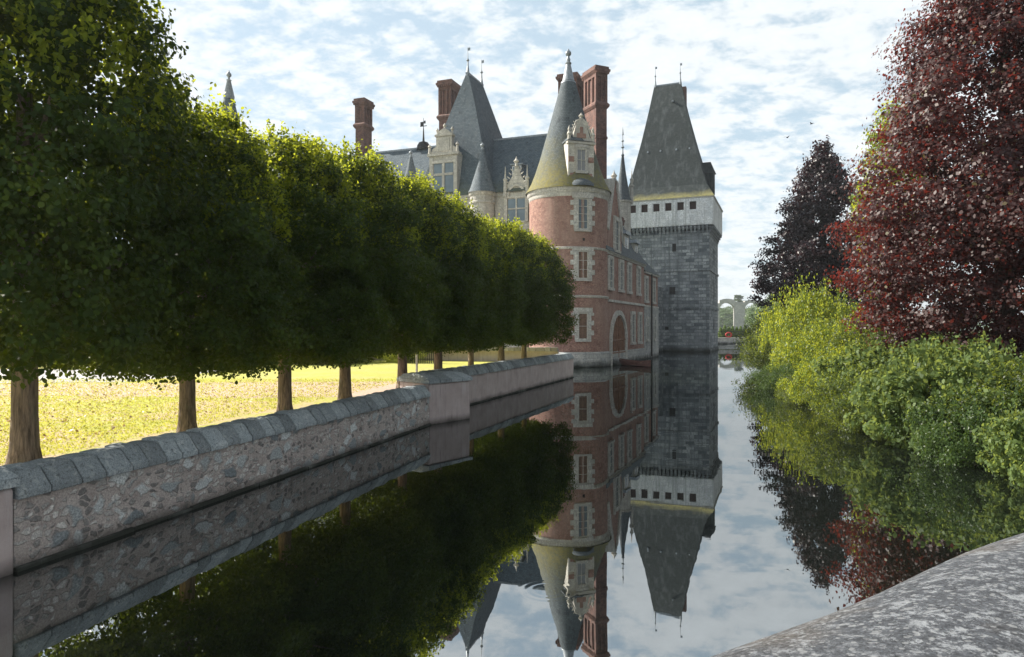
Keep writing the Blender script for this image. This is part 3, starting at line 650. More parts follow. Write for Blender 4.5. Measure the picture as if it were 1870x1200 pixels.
m.build('door_battens', M['door_wood'], dr)
m = MB()
for k in range(4): m.mbox(fm, tc0 - 2.2, tc0 + 2.2, .0 - .4, .55 - k * .14, .0 + .25 * k, .25 + .25 * k)
m.build('landing_steps', M['plinth'], WNG)
# tall gable beside the tower
gm = plane_map(.02, 0, 0, 1, 1, 0)
m = MB(); m.prism([(-.3, 10.3), (4.5, 10.3), (4.5, 12.3), (2.45, 16.9), (1.75, 16.9), (-.3, 12.3)], gm, -3.5, .06); ga = m.build('gable', M['brick'], WNG)
m = MB(); m.prism([(4.4, 12.0), (4.75, 12.2), (2.75, 16.95), (2.3, 16.95)], gm, -3.6, .18); m.prism([(-.2, 12.0), (1.9, 16.95), (1.45, 16.95), (-.55, 12.2)], gm, -3.6, .18)
m.lathe([(.3, 16.8), (.2, 17.1), (.3, 17.3), (.08, 17.6), (0, 17.9)], 8, 0, 2.1)
for k in range(5): m.rbox(.05, 2.9 + k * .36, .3, .25, 16.4 - k * .84, 16.8 - k * .84)
m.build('gable_coping', M['trim'], ga)
MB().hexa([(-4, -.35, 12.2), (0, -.35, 12.2), (0, 4.55, 12.2), (-4, 4.55, 12.2), (-4, 2.0, 16.8), (-.1, 2.0, 16.8), (-.1, 2.2, 16.8), (-4, 2.2, 16.8)]).build('gable_roof', M['slate_wing'], ga)
window(WNG, plane_map(.08, 0, 0, 1, 1, 0), 2.5, 10.5, 1.3, 2.7, quoin=False, rows=4, cols=2, bw=.34, proud=.16)
def roof_dormer(parent, t, z0, w, h, x0=-.3):
    mm = plane_map(x0, 0, 0, 1, 1, 0)
    o = MB().mbox(mm, t - w / 2, t + w / 2, z0, z0 + h, -2.6, 0).build('dormer', M['tuffeau'], parent)
    MB().prism([(t - w / 2 - .2, z0 + h), (t + w / 2 + .2, z0 + h), (t + w / 2 - .1, z0 + h + .35), (t - w / 2 + .1, z0 + h + .35)], mm, -2.8, .22).build('dormer_roof', M['lead'], o)
    MB().mbox(mm, t - w * .28, t + w * .28, z0 + .35, z0 + h - .3, 0, .03).build('pane', M['glass'], o)
    b = MB(); b.mbox(mm, t - w * .02, t + w * .02, z0 + .35, z0 + h - .3, .03, .07); b.mbox(mm, t - w * .28, t + w * .28, z0 + h * .5, z0 + h * .5 + .06, .03, .065); b.build('frame', M['wood_frame'], o)
roof_dormer(WNG, 8.0, 10.35, 1.9, 2.3); roof_dormer(WNG, 12.2, 10.35, 1.4, 1.9)
chimney(WNG, -2.62, 5.0, 1.30, 2.3, 12, 28.4, R(24 + 23.5), 24.4, 21.6, 2, 3)
chimney(WNG, -4.05, 11.4, .9, .9, 13, 17.6, 0, 16.6, 14.6, 1, 1)
chimney(WNG, -3.6, 17.5, .8, .8, 11, 16.0, 0, 15.0, 13.6, 1, 1)
m = MB(); cxs, cys = -4.1, 21.4
# slender stair turret with a spire behind the wing
m.lathe([(.95, 8), (.95, 18.3), (1.08, 18.4), (1.08, 18.6)], 20, cxs, cys); st = m.build('stair_turret', M['tuffeau'], WNG, True)
MB().lathe([(1.1, 18.58), (.8, 19.4), (.35, 22.2), (.14, 24.0), (.2, 24.1), (.08, 24.3)], 20, cxs, cys).build('turret_spire', M['slate_wing'], st, True)
MB().lathe([(.1, 24.2), (.07, 24.9), (.22, 25.05), (.07, 25.2), (.06, 25.7), (.18, 25.8), (.05, 25.95), (.04, 26.5), (.12, 26.55), (.0, 27.6)], 8, cxs, cys).build('spire_finial', M['lead'], st)
m = MB(); m.lathe([(.2, 18.2), (.18, 20.2), (.3, 20.4), (.12, 20.6), (.25, 21.2), (.1, 21.4), (0, 22.6)], 8, cxs + 1.0, cys + .4); m.build('pinnacle', M['tuffeau'], WNG)
MB().box(-8, -3.0, LW, LW + 20, -1, 9.2).build('link_wall', M['keep_stone'], WNG)

# ------------------------------------------------------------------ main range with pavilion
C_ = empty('main_range', (5.06, 61.3, 0), R(-21), 'pale stone castle range with steep slate roofs and ornate dormers behind the tree row', 'building')
ff = plane_map(0, 0, 1, 0, 0, -1)
def fmap(b): return plane_map(0, b, 1, 0, 0, -1)
m = MB(); m.box(-38, -16.2, 1.2, 11, -1, 15.9); m.box(-7.6, -.5, 1.2, 11, -1, 15.9); m.build('wall', M['tuffeau'], C_)
m = MB(); m.box(-38.1, -1, 1.05, 11.1, 15.9, 16.2); m.build('cornice', M['trim'], C_)
m = MB(); m.hexa([(-38.4, .75, 16.2), (-.6, .75, 16.2), (-.6, 11.3, 16.2), (-38.4, 11.3, 16.2), (-34.5, 5.9, 22.65), (-1.5, 5.9, 22.65), (-1.5, 6.1, 22.65), (-34.5, 6.1, 22.65)]); m.build('roof', M['slate_main'], C_)
MB().box(-34.6, -1.4, 5.85, 6.15, 22.6, 22.78).build('ridge', M['lead'], C_)
# pavilion
P0, P1, Q0, Q1 = -15.9, -7.7, .7, 11.4
MB().box(P0, P1, Q0, Q1, -1, 16.0).build('pavilion_wall', M['tuffeau'], C_)
m = MB(); m.box(P0 - .1, P1 + .1, Q0 - .1, Q1 + .1, 14.9, 15.02); m.box(P0 - .12, P1 + .12, Q0 - .12, Q1 + .12, 15.72, 15.86); m.box(P0 - .22, P1 + .22, Q0 - .22, Q1 + .22, 15.86, 16.1)
for k in range(14):
    cx = P0 + .45 + k * .6
    m.prism([(cx + .2 * math.cos(a), 15.37 + .22 * math.sin(a)) for a in [i * math.pi / 4 for i in range(8)]], fmap(Q0), 0, .06)
m.build('frieze', M['trim'], C_)
cx = (P0 + P1) / 2
def ringp(hx, y0, y1, z): return [(cx - hx, y0, z), (cx + hx, y0, z), (cx + hx, y1, z), (cx - hx, y1, z)]
m = MB(); rr = [ringp(4.35, Q0 - .3, Q1 + .3, 16.1), ringp(3.75, Q0 + .3, Q1 - .3, 17.3), ringp(2.55, 1.9, 9.9, 21.2), ringp(1.25, 3.1, 8.6, 25.6), ringp(.10, 3.95, 7.75, 29.2)]
m.rings(rr); m.face(rr[0][::-1]); m.face(rr[-1]); m.build('pavilion_roof', M['slate_main'], C_)
MB().box(cx - .16, cx + .16, 3.9, 7.8, 29.12, 29.3).build('ridge', M['lead'], C_)
finial(C_, cx, 4.1, 29.2, 2.7); finial(C_, cx, 7.6, 29.2, 2.7)
for (x, y) in ((-8.75, .8), (-16.5, .8)):
    m = MB(); m.lathe([(.25, 11.2), (.9, 12.0), (1.15, 12.6), (1.15, 15.1), (1.25, 15.15), (1.25, 15.3), (1.15, 15.35), (1.15, 15.85), (1.3, 15.95), (1.33, 16.2)], 32, x, y)
    for k in range(14):
        a = 2 * math.pi * k / 14; m.tube((x + 1.1 * math.cos(a), y + 1.1 * math.sin(a), 15.6), (x + 1.22 * math.cos(a), y + 1.22 * math.sin(a), 15.6), .17, .15, 6)
    t_ = m.build('corner_turret', M['tuffeau'], C_, True)
    MB().lathe([(1.42, 16.18), (1.15, 16.7), (.75, 18.0), (.35, 19.5), (.12, 20.45)], 32, x, y).build('turret_roof', M['slate_turret'], t_, True)
    MB().lathe([(.14, 20.35), (.16, 20.5), (.06, 20.6), (.2, 20.75), (.2, 20.85), (.0, 21.05)], 12, x, y).build('ball_finial', M['lead'], t_, True)
# great stone dormer of the pavilion
dm = fmap(Q0 - .05); xc = -12.8
m = MB(); m.mbox(dm, xc - 1.55, xc + 1.55, 15.9, 20.3, -2.4, 0); dor = m.build('dormer', M['tuffeau'], C_)
m = MB()
for sx in (-1, 1):
    m.mbox(dm, *sorted((xc + sx * 1.12, xc + sx * 1.5)), 16.0, 20.0, 0, .14)
    m.mbox(dm, *sorted((xc + sx * .04, xc + sx * .13)), 16.5, 19.4, 0, .12) if sx > 0 else m.mbox(dm, xc - .13, xc + .035, 16.5, 19.4, 0, .117)
m.mbox(dm, xc - 1.05, xc + 1.05, 18.2, 18.42, 0, .13); m.mbox(dm, xc - 1.12, xc + 1.12, 19.4, 19.7, 0, .15)
m.mbox(dm, xc - 1.7, xc + 1.7, 20.15, 20.4, -.5, .22); m.mbox(dm, xc - 1.65, xc + 1.65, 15.95, 16.3, 0, .2)
m.mbox(dm, xc - .85, xc + .85, 20.4, 22.2, -.6, -.05); m.mbox(dm, xc - .95, xc + .95, 22.05, 22.25, -.65, .08); m.mbox(dm, xc - .6, xc + .6, 20.6, 21.9, -.06, .02)
m.prism([(xc - .8, 22.25), (xc + .8, 22.25), (xc + .45, 22.6), (xc, 22.85), (xc - .45, 22.6)], dm, -.5, .0)
for sx in (-1, 1):
    m.prism([(xc + sx * .9, 20.4), (xc + sx * 1.5, 20.4), (xc + sx * 1.3, 20.9), (xc + sx * .9, 21.1)][::sx], dm, -.4, -.1)
    m.lathe([(.16, 20.4), (.12, 21.0), (.2, 21.1), (0, 21.4)], 8, xc + sx * 1.5, Q0 - .1)
    m.lathe([(.13, 22.2), (.1, 22.6), (.18, 22.7), (0, 23.0)], 8, xc + sx * .8, Q0 + .2)
m.lathe([(.12, 22.7), (.1, 23.0), (.2, 23.1), (0, 23.4)], 8, xc, Q0 + .2)
m.build('carved_surround', M['tuffeau'], dor)
for sx in (-1, 1):
    for z0, z1 in ((16.5, 18.2), (18.42, 19.4)):
        MB().mbox(dm, *sorted((xc + sx * .13, xc + sx * 1.05)), z0, z1, .004, .02).build('pane', M['glass'], dor)
MB().hexa([(xc - 1.6, Q0, 20.3), (xc + 1.6, Q0, 20.3), (xc + 1.6, Q0 + 4, 20.3), (xc - 1.6, Q0 + 4, 20.3), (xc - .1, Q0 + .6, 22.0), (xc + .1, Q0 + .6, 22.0), (xc + .1, Q0 + 3.6, 22.0), (xc - .1, Q0 + 3.6, 22.0)]).build('dormer_roof', M['slate_main'], C_)
# gothic dormer beside the tower
dm = fmap(1.0); xc = -5.35
m = MB(); m.mbox(dm, xc - 1.15, xc + 1.15, 13.3, 16.2, -2.2, 0); dor = m.build('dormer', M['tuffeau'], C_)
m = MB()
gp_ = [(-1.25, 16.1), (1.25, 16.1), (1.0, 16.8), (.45, 17.6), (.16, 18.6), (-.16, 18.6), (-.45, 17.6), (-1.0, 16.8)]
m.prism([(xc + x, z) for x, z in gp_], dm, -.3, .0)
for i in range(12):
    a, b_ = math.pi * i / 12, math.pi * (i + 1) / 12
    m.prism([(xc + .95 * math.cos(a), 15.7 + 1.15 * math.sin(a)), (xc + .95 * math.cos(b_), 15.7 + 1.15 * math.sin(b_)), (xc + .75 * math.cos(b_), 15.7 + .95 * math.sin(b_)), (xc + .75 * math.cos(a), 15.7 + .95 * math.sin(a))], dm, 0, .14)
for sx in (-1, 1):
    m.mbox(dm, *sorted((xc + sx * .9, xc + sx * 1.2)), 13.3, 15.7, 0, .16); m.lathe([(.2, 15.7), (.16, 17.2), (.24, 17.35), (.1, 17.5), (.02, 18.6)], 8, xc + sx * 1.1, .9)
    for k in range(5):
        t = k / 5; m.tube((xc + sx * (1.0 - .8 * t), .95, 16.7 + 1.8 * t), (xc + sx * (1.22 - .8 * t), .9, 16.9 + 1.8 * t), .08, .03, 5)
m.mbox(dm, xc - .06, xc + .06, 13.3, 15.6, 0, .1); m.mbox(dm, xc - .9, xc + .9, 15.55, 15.72, 0, .13); m.mbox(dm, xc - .9, xc + .9, 14.5, 14.62, 0, .095)
m.lathe([(.15, 18.5), (.12, 18.8), (.28, 19.0), (.1, 19.2), (0, 19.5)], 8, xc, .95)
m.build('carved_surround', M['tuffeau'], dor)
MB().mbox(dm, xc - .88, xc + .88, 13.4, 15.5, .004, .02).build('pane', M['glass'], dor)
MB().hexa([(xc - 1.2, 1.1, 16.1), (xc + 1.2, 1.1, 16.1), (xc + 1.2, 3.5, 16.1), (xc - 1.2, 3.5, 16.1), (xc - .1, 1.4, 18.3), (xc + .1, 1.4, 18.3), (xc + .1, 4.2, 18.3), (xc - .1, 4.2, 18.3)]).build('dormer_roof', M['slate_main'], C_)
# small metal skylight dormer above
xc = -5.75; dm = fmap(2.15)
o = MB().mbox(dm, xc - .5, xc + .5, 17.3, 18.95, -1.5, 0).build('dormer', M['lead'], C_)
MB().mbox(dm, xc - .65, xc + .65, 18.95, 19.08, -1.6, .15).build('dormer_roof', M['lead'], o)
MB().mbox(dm, xc - .42, xc + .42, 17.4, 18.85, .004, .02).build('pane', M['glass'], o)
b = MB()
for x in (-.42, -.14, .14, .42): b.mbox(dm, xc + x - .025, xc + x + .025, 17.4, 18.85, .02, .06)
for z in (17.42, 17.9, 18.35, 18.82): b.mbox(dm, xc - .42, xc + .42, z - .025, z + .025, .02, .055)
b.build('frame', M['white_paint'], o)
for x in (-34, -30, -26, -21.5, -18.5): window(C_, fmap(1.2), x, 8.5, 1.2, 2.4, quoin=False); window(C_, fmap(1.2), x, 3.5, 1.2, 2.6, quoin=False)
for x in (-14, -11.2, -9.7): window(C_, fmap(Q0), x, 8.5, 1.0, 2.4, quoin=False)
for x in (-6, -4): window(C_, fmap(1.2), x, 8.3, 1.0, 2.4, quoin=False)
chimney(C_, -2.65, 10.1, 2.0, 2.8, 15, 29.6, 0, 25.6, 22.2, 3, 3)
chimney(C_, -15.3, 7.0, 1.5, 2.3, 16, 29.6, 0, 25.4, 22.4, 3, 3)
chimney(C_, -25.8, 6.6, 1.2, 1.7, 17, 28.9, 0, 25.6, 23.4, 3, 3)
m = MB(); m.lathe([(.75, 22.5), (.7, 22.9), (.5, 23.25), (.12, 23.4), (.06, 24.6), (.03, 25.0), (.02, 25.9)], 16, -17.9, 6); o = m.build('weathervane', M['iron'], C_, True)
m = MB(); m.rbox(-17.9, 6, .8, .04, 25.0, 25.07); m.rbox(-18.1, 6, .35, .04, 25.07, 25.5); m.rbox(-17.75, 6, .2, .04, 25.3, 25.6); m.build('vane', M['iron'], o)
# far left round tower of the range: only its spire tip clears the trees
F_ = empty('round_tower', (-28.2, 68.0, 0), 0, 'round tower whose grey spire tip just clears the tree row at the left', 'tower')
F_.scale = (1, 1, 1.05)
MB().lathe([(3.2, -1), (3.2, 15)], 48).build('wall', M['brick'], F_, True)
MB().lathe([(3.55, 14.9), (2.9, 16.4), (1.9, 19.6), (.9, 23.2), (.45, 25.0)], 48).build('roof', M['slate_main'], F_, True)
MB().lathe([(.5, 24.9), (.55, 25.1), (.2, 26.6), (.26, 26.7), (.1, 26.8), (.1, 26.95), (.24, 27.1), (.24, 27.3), (.1, 27.45), (0, 27.7)], 16).build('ball_finial', M['lead'], F_, True)

# ------------------------------------------------------------------ square keep
K = empty('square_keep', (24.76, 104.98, 0), R(-22), 'square grey stone keep with a white parapet and a tall mossy slate roof', 'tower')
HX, HY = 6.05, 6.4
m = MB(); m.box(-HX, HX, -HY, HY, -1, 17.3); m.build('wall', M['keep_stone'], K)
m = MB(); m.box(-HX - .12, HX + .12, -HY - .12, HY + .12, -1, .35); m.build('footing', M['keep_stone'], K)
for z in (6.3, 11.7):
    MB().box(-HX - .14, HX + .14, -HY - .14, HY + .16, z - .14, z + .16).build('string_course', M['keep_stone'], K)
m = MB()
def corb(x, y, nx, ny):
    for k in range(3):
        w = .2; d = .22 + .2 * k; z = 16.95 + .36 * k
        cx_, cy_ = x + nx * d / 2, y + ny * d / 2
        m.rbox(cx_, cy_, (d if nx else .32), (d if ny else .32), z, z + .36)
n = 22
for i in range(n):
    t = (i + .5) / n
    corb(-HX + 2 * HX * t, -HY, 0, -1); corb(-HX + 2 * HX * t, HY, 0, 1); corb(HX, -HY + 2 * HY * t, 1, 0); corb(-HX, -HY + 2 * HY * t, -1, 0)
m.box(-HX - .1, HX + .1, -HY - .1, HY + .1, 16.7, 16.9)
m.build('corbel_table', M['keep_stone'], K)
E = .62
m = MB(); z0, z1 = 18.03, 21.85
# parapet wall with real openings on the front and the right side
ox = [-4.75 + k * 1.72 for k in range(6)]
X0, X1, Y0, Y1 = -HX - E, HX + E, -HY - E, HY + E
def wall_holes(mp, s0, s1, holes, zb, zt, ha, hb, th):
    m.mbox(mp, s0, s1, zb, ha, -th, 0); m.mbox(mp, s0, s1, hb, zt, -th, 0); c = s0
    for a, b_ in holes: m.mbox(mp, c, a, ha, hb, -th, 0); c = b_
    m.mbox(mp, c, s1, ha, hb, -th, 0)
wall_holes(plane_map(0, Y0, 1, 0, 0, -1), X0, X1, [(x - .46, x + .46) for x in ox], z0, z1, 20.25, 21.40, .4)
wall_holes(plane_map(X1, 0, 0, 1, 1, 0), Y0 + .4, Y1, [(y - .25, y + .25) for y in (-3, 1.5)], z0, z1, 20.0, 21.2, .4)
m.box(X0, X1 - .4, Y1 - .4, Y1, z0, z1); m.box(X0, X0 + .4, Y0 + .4, Y1 - .4, z0, z1)
m.build('parapet', M['white_wall'], K)
for x in ox:
    MB().rbox(x, Y0 + .32, .92, .04, 20.25, 21.40).build('shutter', M['dark_shutter'], K)
m = MB()
for k in range(7):                                  # slanting weathered buttress pads between the openings
    x = -4.75 - .86 + k * 1.72
    m.prism([(x - .62, 18.15), (x + .62, 18.15), (x + .28, 20.2), (x + .28, 21.5), (x - .28, 21.5), (x - .28, 20.2)], plane_map(0, Y0, 1, 0, 0, -1), 0, .07)
m.build('pilasters', M['white_wall'], K); K.children[-1].name = 'pilaster_strip'
m = MB(); m.box(X0 - .1, X1 + .1, Y0 - .1, Y1 + .1, 21.85, 22.0); m.build('cornice', M['trim'], K)
MB().box(X0 + .4, X1 - .4, Y0 + .4, Y1 - .4, 17.6, 18.0).build('parapet_floor', M['keep_stone'], K)
def ring2(hx, hy, z): return [(-hx, -hy, z), (hx, -hy, z), (hx, hy, z), (-hx, hy, z)]
m = MB(); rr = [ring2(HX + E + .15, HY + E + .15, 22.0), ring2(HX + .35, HY + .35, 22.7), ring2(HX - .35, HY - .35, 23.9), ring2(5.0, 5.2, 26.3), ring2(3.75, 3.5, 31.6), ring2(2.75, 1.9, 36.5), ring2(2.05, .10, 40.9)]
rr = [[(x - (0 if k < 2 else .8 * (z - 22.7) / 18.2), y, z) for x, y, z in r_] for k, r_ in enumerate(rr)]
m.rings(rr); m.face(rr[0][::-1]); m.face(rr[-1]); m.build('roof', M['slate_keep'], K)
MB().box(-2.9, 1.3, -.15, .15, 40.8, 41.0).build('ridge', M['lead'], K)
finial(K, -2.7, 0, 40.9, 3.1); finial(K, 1.1, 0, 40.9, 3.1)
MB().rbox(1.4, 1.6, .8, .9, 32, 40.7).build('chimney', M['brick_dark'], K)
o = MB().box(4.3, 6.15, -.6, .6, 23.5, 26.6).build('dormer', M['slate_keep'], K)
MB().hexa([(4, -.75, 26.6), (6.35, -.75, 26.6), (6.35, .75, 26.6), (4, .75, 26.6), (4, -.05, 28.4), (5.6, -.05, 28.4), (5.6, .05, 28.4), (4, .05, 28.4)]).build('dormer_roof', M['slate_keep'], o)
for x, z, y in [(-3.1, 29.6, -4.12), (-1.2, 29.6, -4.12), (1.1, 29.6, -4.12), (3.0, 29.6, -4.12), (.2, 37.6, -1.75)]:
    MB().hexa([(x - .12, y - .08, z), (x + .12, y - .08, z), (x + .12, y + .4, z), (x - .12, y + .4, z), (x - .1, y - .03, z + .26), (x + .1, y - .03, z + .26), (x + .1, y + .4, z + .34), (x - .1, y + .4, z + .34)]).build('roof_vent', M['lead'], K)
kf = plane_map(0, -HY, 1, 0, 0, -1)
for x, z, w, h in ((1.15, 14.4, .55, 1.15), (.9, 8.2, .85, 1.1), (.1, 3.1, .5, .45), (-1.9, 2.0, .9, 1.5)):
    o = MB(); o.mbox(kf, x - w/2 - .16, x + w/2 + .16, z - .16, z, 0, .05); o.mbox(kf, x - w/2 - .16, x + w/2 + .16, z + h, z + h + .2, 0, .05)
    o.mbox(kf, x - w/2 - .16, x - w/2, z, z + h, 0, .045); o.mbox(kf, x + w/2, x + w/2 + .16, z, z + h, 0, .045); o = o.build('window', M['keep_stone'], K)
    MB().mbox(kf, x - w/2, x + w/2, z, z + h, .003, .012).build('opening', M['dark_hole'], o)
    b = MB(); b.mbox(kf, x - .03, x + .03, z, z + h, .012, .04); b.mbox(kf, x - w/2, x + w/2, z + h * .5, z + h * .5 + .06, .012, .036); b.build('bars', M['iron'], o)
ks = plane_map(HX, 0, 0, 1, 1, 0)
for y, z, h in ((0, 13, 2.2), (0, 8, 2.2), (0, 2.6, 2.0)):
    o = MB(); o.mbox(ks, y - .6, y - .4, z, z + h, 0, .05); o.mbox(ks, y + .4, y + .6, z, z + h, 0, .05); o.mbox(ks, y - .6, y + .6, z + h, z + h + .2, 0, .05); o = o.build('window', M['keep_stone'], K)
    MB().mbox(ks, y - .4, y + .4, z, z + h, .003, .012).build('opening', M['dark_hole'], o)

# ------------------------------------------------------------------ rowing boat
Bt = empty('rowing_boat', (10.9, 60.6, 0), R(-66 + 12), 'small weathered red rowing boat moored below the arched water door', 'boat')
m = MB(); ri = []; ro = []
for i in range(13):
    t = i / 12 * 2 - 1; w = .62 * (1 - abs(t) ** 2.6) + .03; sh = .42 + .16 * t * t; x = t * 1.9
    ro.append([(x, -w, sh), (x, -w * .8, .05), (x, 0, -.12), (x, w * .8, .05), (x, w, sh)])
    ri.append([(x * .97, -w * .9, sh), (x * .97, -w * .7, .12), (x * .97, 0, .0), (x * .97, w * .7, .12), (x * .97, w * .9, sh)])
m.rings(ro, False); m.rings([r_[::-1] for r_ in ri], False); m.rings([[a[0] for a in ro], [a[0] for a in ri]], False); m.rings([[a[4] for a in ri], [a[4] for a in ro]], False)
m.build('hull', M['boat_paint'], Bt, True)
for x in (-.8, .3, 1.1): MB().box(x - .12, x + .12, -.48, .48, .30, .34).build('seat', M['door_wood'], Bt)

# ------------------------------------------------------------------ far bridge, topiary, aqueduct
BR = empty('footbridge', (44.6, 131.0, 0), R(-4), 'distant low footbridge with dark railings and pale beam, crossing the canal beyond the keep', 'bridge')
MB().box(-8, 12, -1.2, 1.2, 1.25, 1.55).build('deck', M['concrete'], BR)
m = MB(); m.box(-8, 12, -1.3, -1.05, .85, 1.249); m.box(-8, 12, 1.05, 1.3, .85, 1.249); m.build('beam', M['concrete'], BR)
for x in (-7.2, 10.5): MB().box(x - .6, x + .6, -1.6, 1.6, -1, .85).build('pier', M['plinth'], BR)
m = MB(); m.hexa([(-7, -1.1, -.3), (-5.6, -1.1, -.3), (-5.6, -.9, -.3), (-7, -.9, -.3), (4.0, -1.1, .85), (5.4, -1.1, .85), (5.4, -.9, .85), (4.0, -.9, .85)]); m.build('brace', M['concrete'], BR)
for sy in (-1, 1):
    m = MB(); y = sy * 1.15
    for z in (1.75, 2.2, 2.62): m.box(-8, 12, y - .05, y + .05, z, z + .1)
    rl = m.build('railing', M['iron'], BR)
    m = MB()
    for k in range(9): m.box(-8 + k * 2.45, -7.86 + k * 2.45, y - .07, y + .07, 1.55, 2.85)
    m.build('railing_posts', M['iron'], rl); rl.children[0].name = 'post'
LB = MB()
for i in range(24):
    a, b_ = 2 * math.pi * i / 24, 2 * math.pi * (i + 1) / 24
    ra = [((.36 + .1 * math.cos(c)) * math.cos(a), .1 * math.sin(c), (.36 + .1 * math.cos(c)) * math.sin(a)) for c in [j * math.pi / 3 for j in range(6)]]
    rb = [((.36 + .1 * math.cos(c)) * math.cos(b_), .1 * math.sin(c), (.36 + .1 * math.cos(c)) * math.sin(b_)) for c in [j * math.pi / 3 for j in range(6)]]
    LB.rings([ra, rb])
lb = LB.build('lifebuoy', M['red_paint'], None, True); lb.location = (41.2, 129.8, 2.1); lb.scale = (1.5, 1, 1.15); tag(lb, 'red lifebuoy hanging on the railing of the distant footbridge', 'lifebuoy')

def leaf_mesh(name, P, N, size, rs, shape=6):
    """P positions (n,3), N normals (n,3), size (n,) -> mesh of small leaves folded a little on their midrib"""
    n = len(P); rv = rs.normal(size=(n, 3)); t = np.cross(N, rv); t /= np.linalg.norm(t, axis=1)[:, None] + 1e-9
    w = np.cross(N, t)
    if shape == 6: q = [(-.5, 0, 0), (-.22, .34, .10), (.18, .32, .10), (.55, 0, 0), (.18, -.32, .10), (-.22, -.34, .10)]
    elif shape == 5: q = [(-.5, 0, 0), (-.05, .42, .1), (.5, .12, 0), (.5, -.12, 0), (-.05, -.42, .1)]
    else: q = [(-.5, 0, 0), (.0, .30, .06), (.55, 0, 0), (.0, -.30, .06)]
    k = len(q); V = np.empty((n, k, 3))
    for i, (a, b, c) in enumerate(q): V[:, i] = P + (t * a + w * b + N * c) * size[:, None]
    me = bpy.data.meshes.new(name); me.vertices.add(n * k); me.vertices.foreach_set('co', V.reshape(-1))
    me.loops.add(n * k); me.loops.foreach_set('vertex_index', np.arange(n * k, dtype=np.int32))
    me.polygons.add(n); me.polygons.foreach_set('loop_start', np.arange(0, n * k, k, dtype=np.int32))
    me.polygons.foreach_set('loop_total', np.full(n, k, dtype=np.int32)); me.update(); me.validate(); return me

def crown_points(rs, n_cl, per, zr, rad, cl_r, inner=.25, up=.35, sq=1.0, top_shoots=0, bulge=.12, sh_len=(.25, .75), sh_t=(.45, .99), sh_j=.045, flat=.72, nj=.6):
    """clusters spread over a surface of revolution rad(t) for t in 0..1 between zr[0] and zr[1]"""
    ts = np.linspace(0, 1, 60); ra = np.array([rad(t) for t in ts]); wgt = ra + .25; cdf = np.cumsum(wgt); cdf /= cdf[-1]
    t = np.interp(rs.rand(n_cl), cdf, ts); a = rs.rand(n_cl) * 2 * math.pi
    r = np.interp(t, ts, ra); fr = np.where(rs.rand(n_cl) < inner, rs.uniform(.2, .8, n_cl), rs.uniform(.84, 1.06, n_cl))
    ph = rs.rand(6) * 6.28
    fr = fr * (1 + bulge * (np.sin(3 * a + ph[0] + 4 * t) * .5 + np.sin(5 * a - 7 * t + ph[1]) * .5 + .4 * np.sin(9 * a + 15 * t + ph[2])))
    H = zr[1] - zr[0]
    C = np.stack([np.cos(a) * r * fr, np.sin(a) * r * fr * sq, zr[0] + H * t], 1)
    out = np.stack([np.cos(a), np.sin(a) * sq, (t - .4) * 1.2], 1); out /= np.linalg.norm(out, axis=1)[:, None]
    cr = cl_r * rs.uniform(.6, 1.35, n_cl)
    idx = np.repeat(np.arange(n_cl), per); n = len(idx)
    g_ = rs.normal(size=(n, 3)); g_ /= np.linalg.norm(g_, axis=1)[:, None] + 1e-9; rr_ = rs.rand(n) ** .45
    P = C[idx] + g_ * (rr_ * cr[idx])[:, None] * np.array([1, 1, flat])
    N = out[idx] * .5 + g_ * .55 + rs.normal(size=(n, 3)) * nj + np.array([0, 0, up])
    if top_shoots:
        m_ = top_shoots; tt = rs.uniform(sh_t[0], sh_t[1], m_); a2 = rs.rand(m_) * 6.283; r2 = np.interp(tt, ts, ra) * rs.uniform(.75, 1.0, m_)
        base = np.stack([np.cos(a2) * r2, np.sin(a2) * r2 * sq, zr[0] + H * tt], 1); ln = rs.uniform(sh_len[0], sh_len[1], m_); pk = 16
        f = np.tile(np.linspace(.1, 1, pk), m_); id2 = np.repeat(np.arange(m_), pk)
        tilt = np.stack([np.cos(a2) * .35 + rs.normal(0, .15, m_), np.sin(a2) * .35 + rs.normal(0, .15, m_), np.ones(m_)], 1)
        P2 = base[id2] + tilt[id2] * (ln[id2] * f)[:, None] + rs.normal(0, sh_j, (m_ * pk, 3))
        N2 = rs.normal(size=(m_ * pk, 3)) + np.array([0, 0, .3]); P = np.concatenate([P, P2]); N = np.concatenate([N, N2])
    N /= np.linalg.norm(N, axis=1)[:, None] + 1e-9
    return P, N

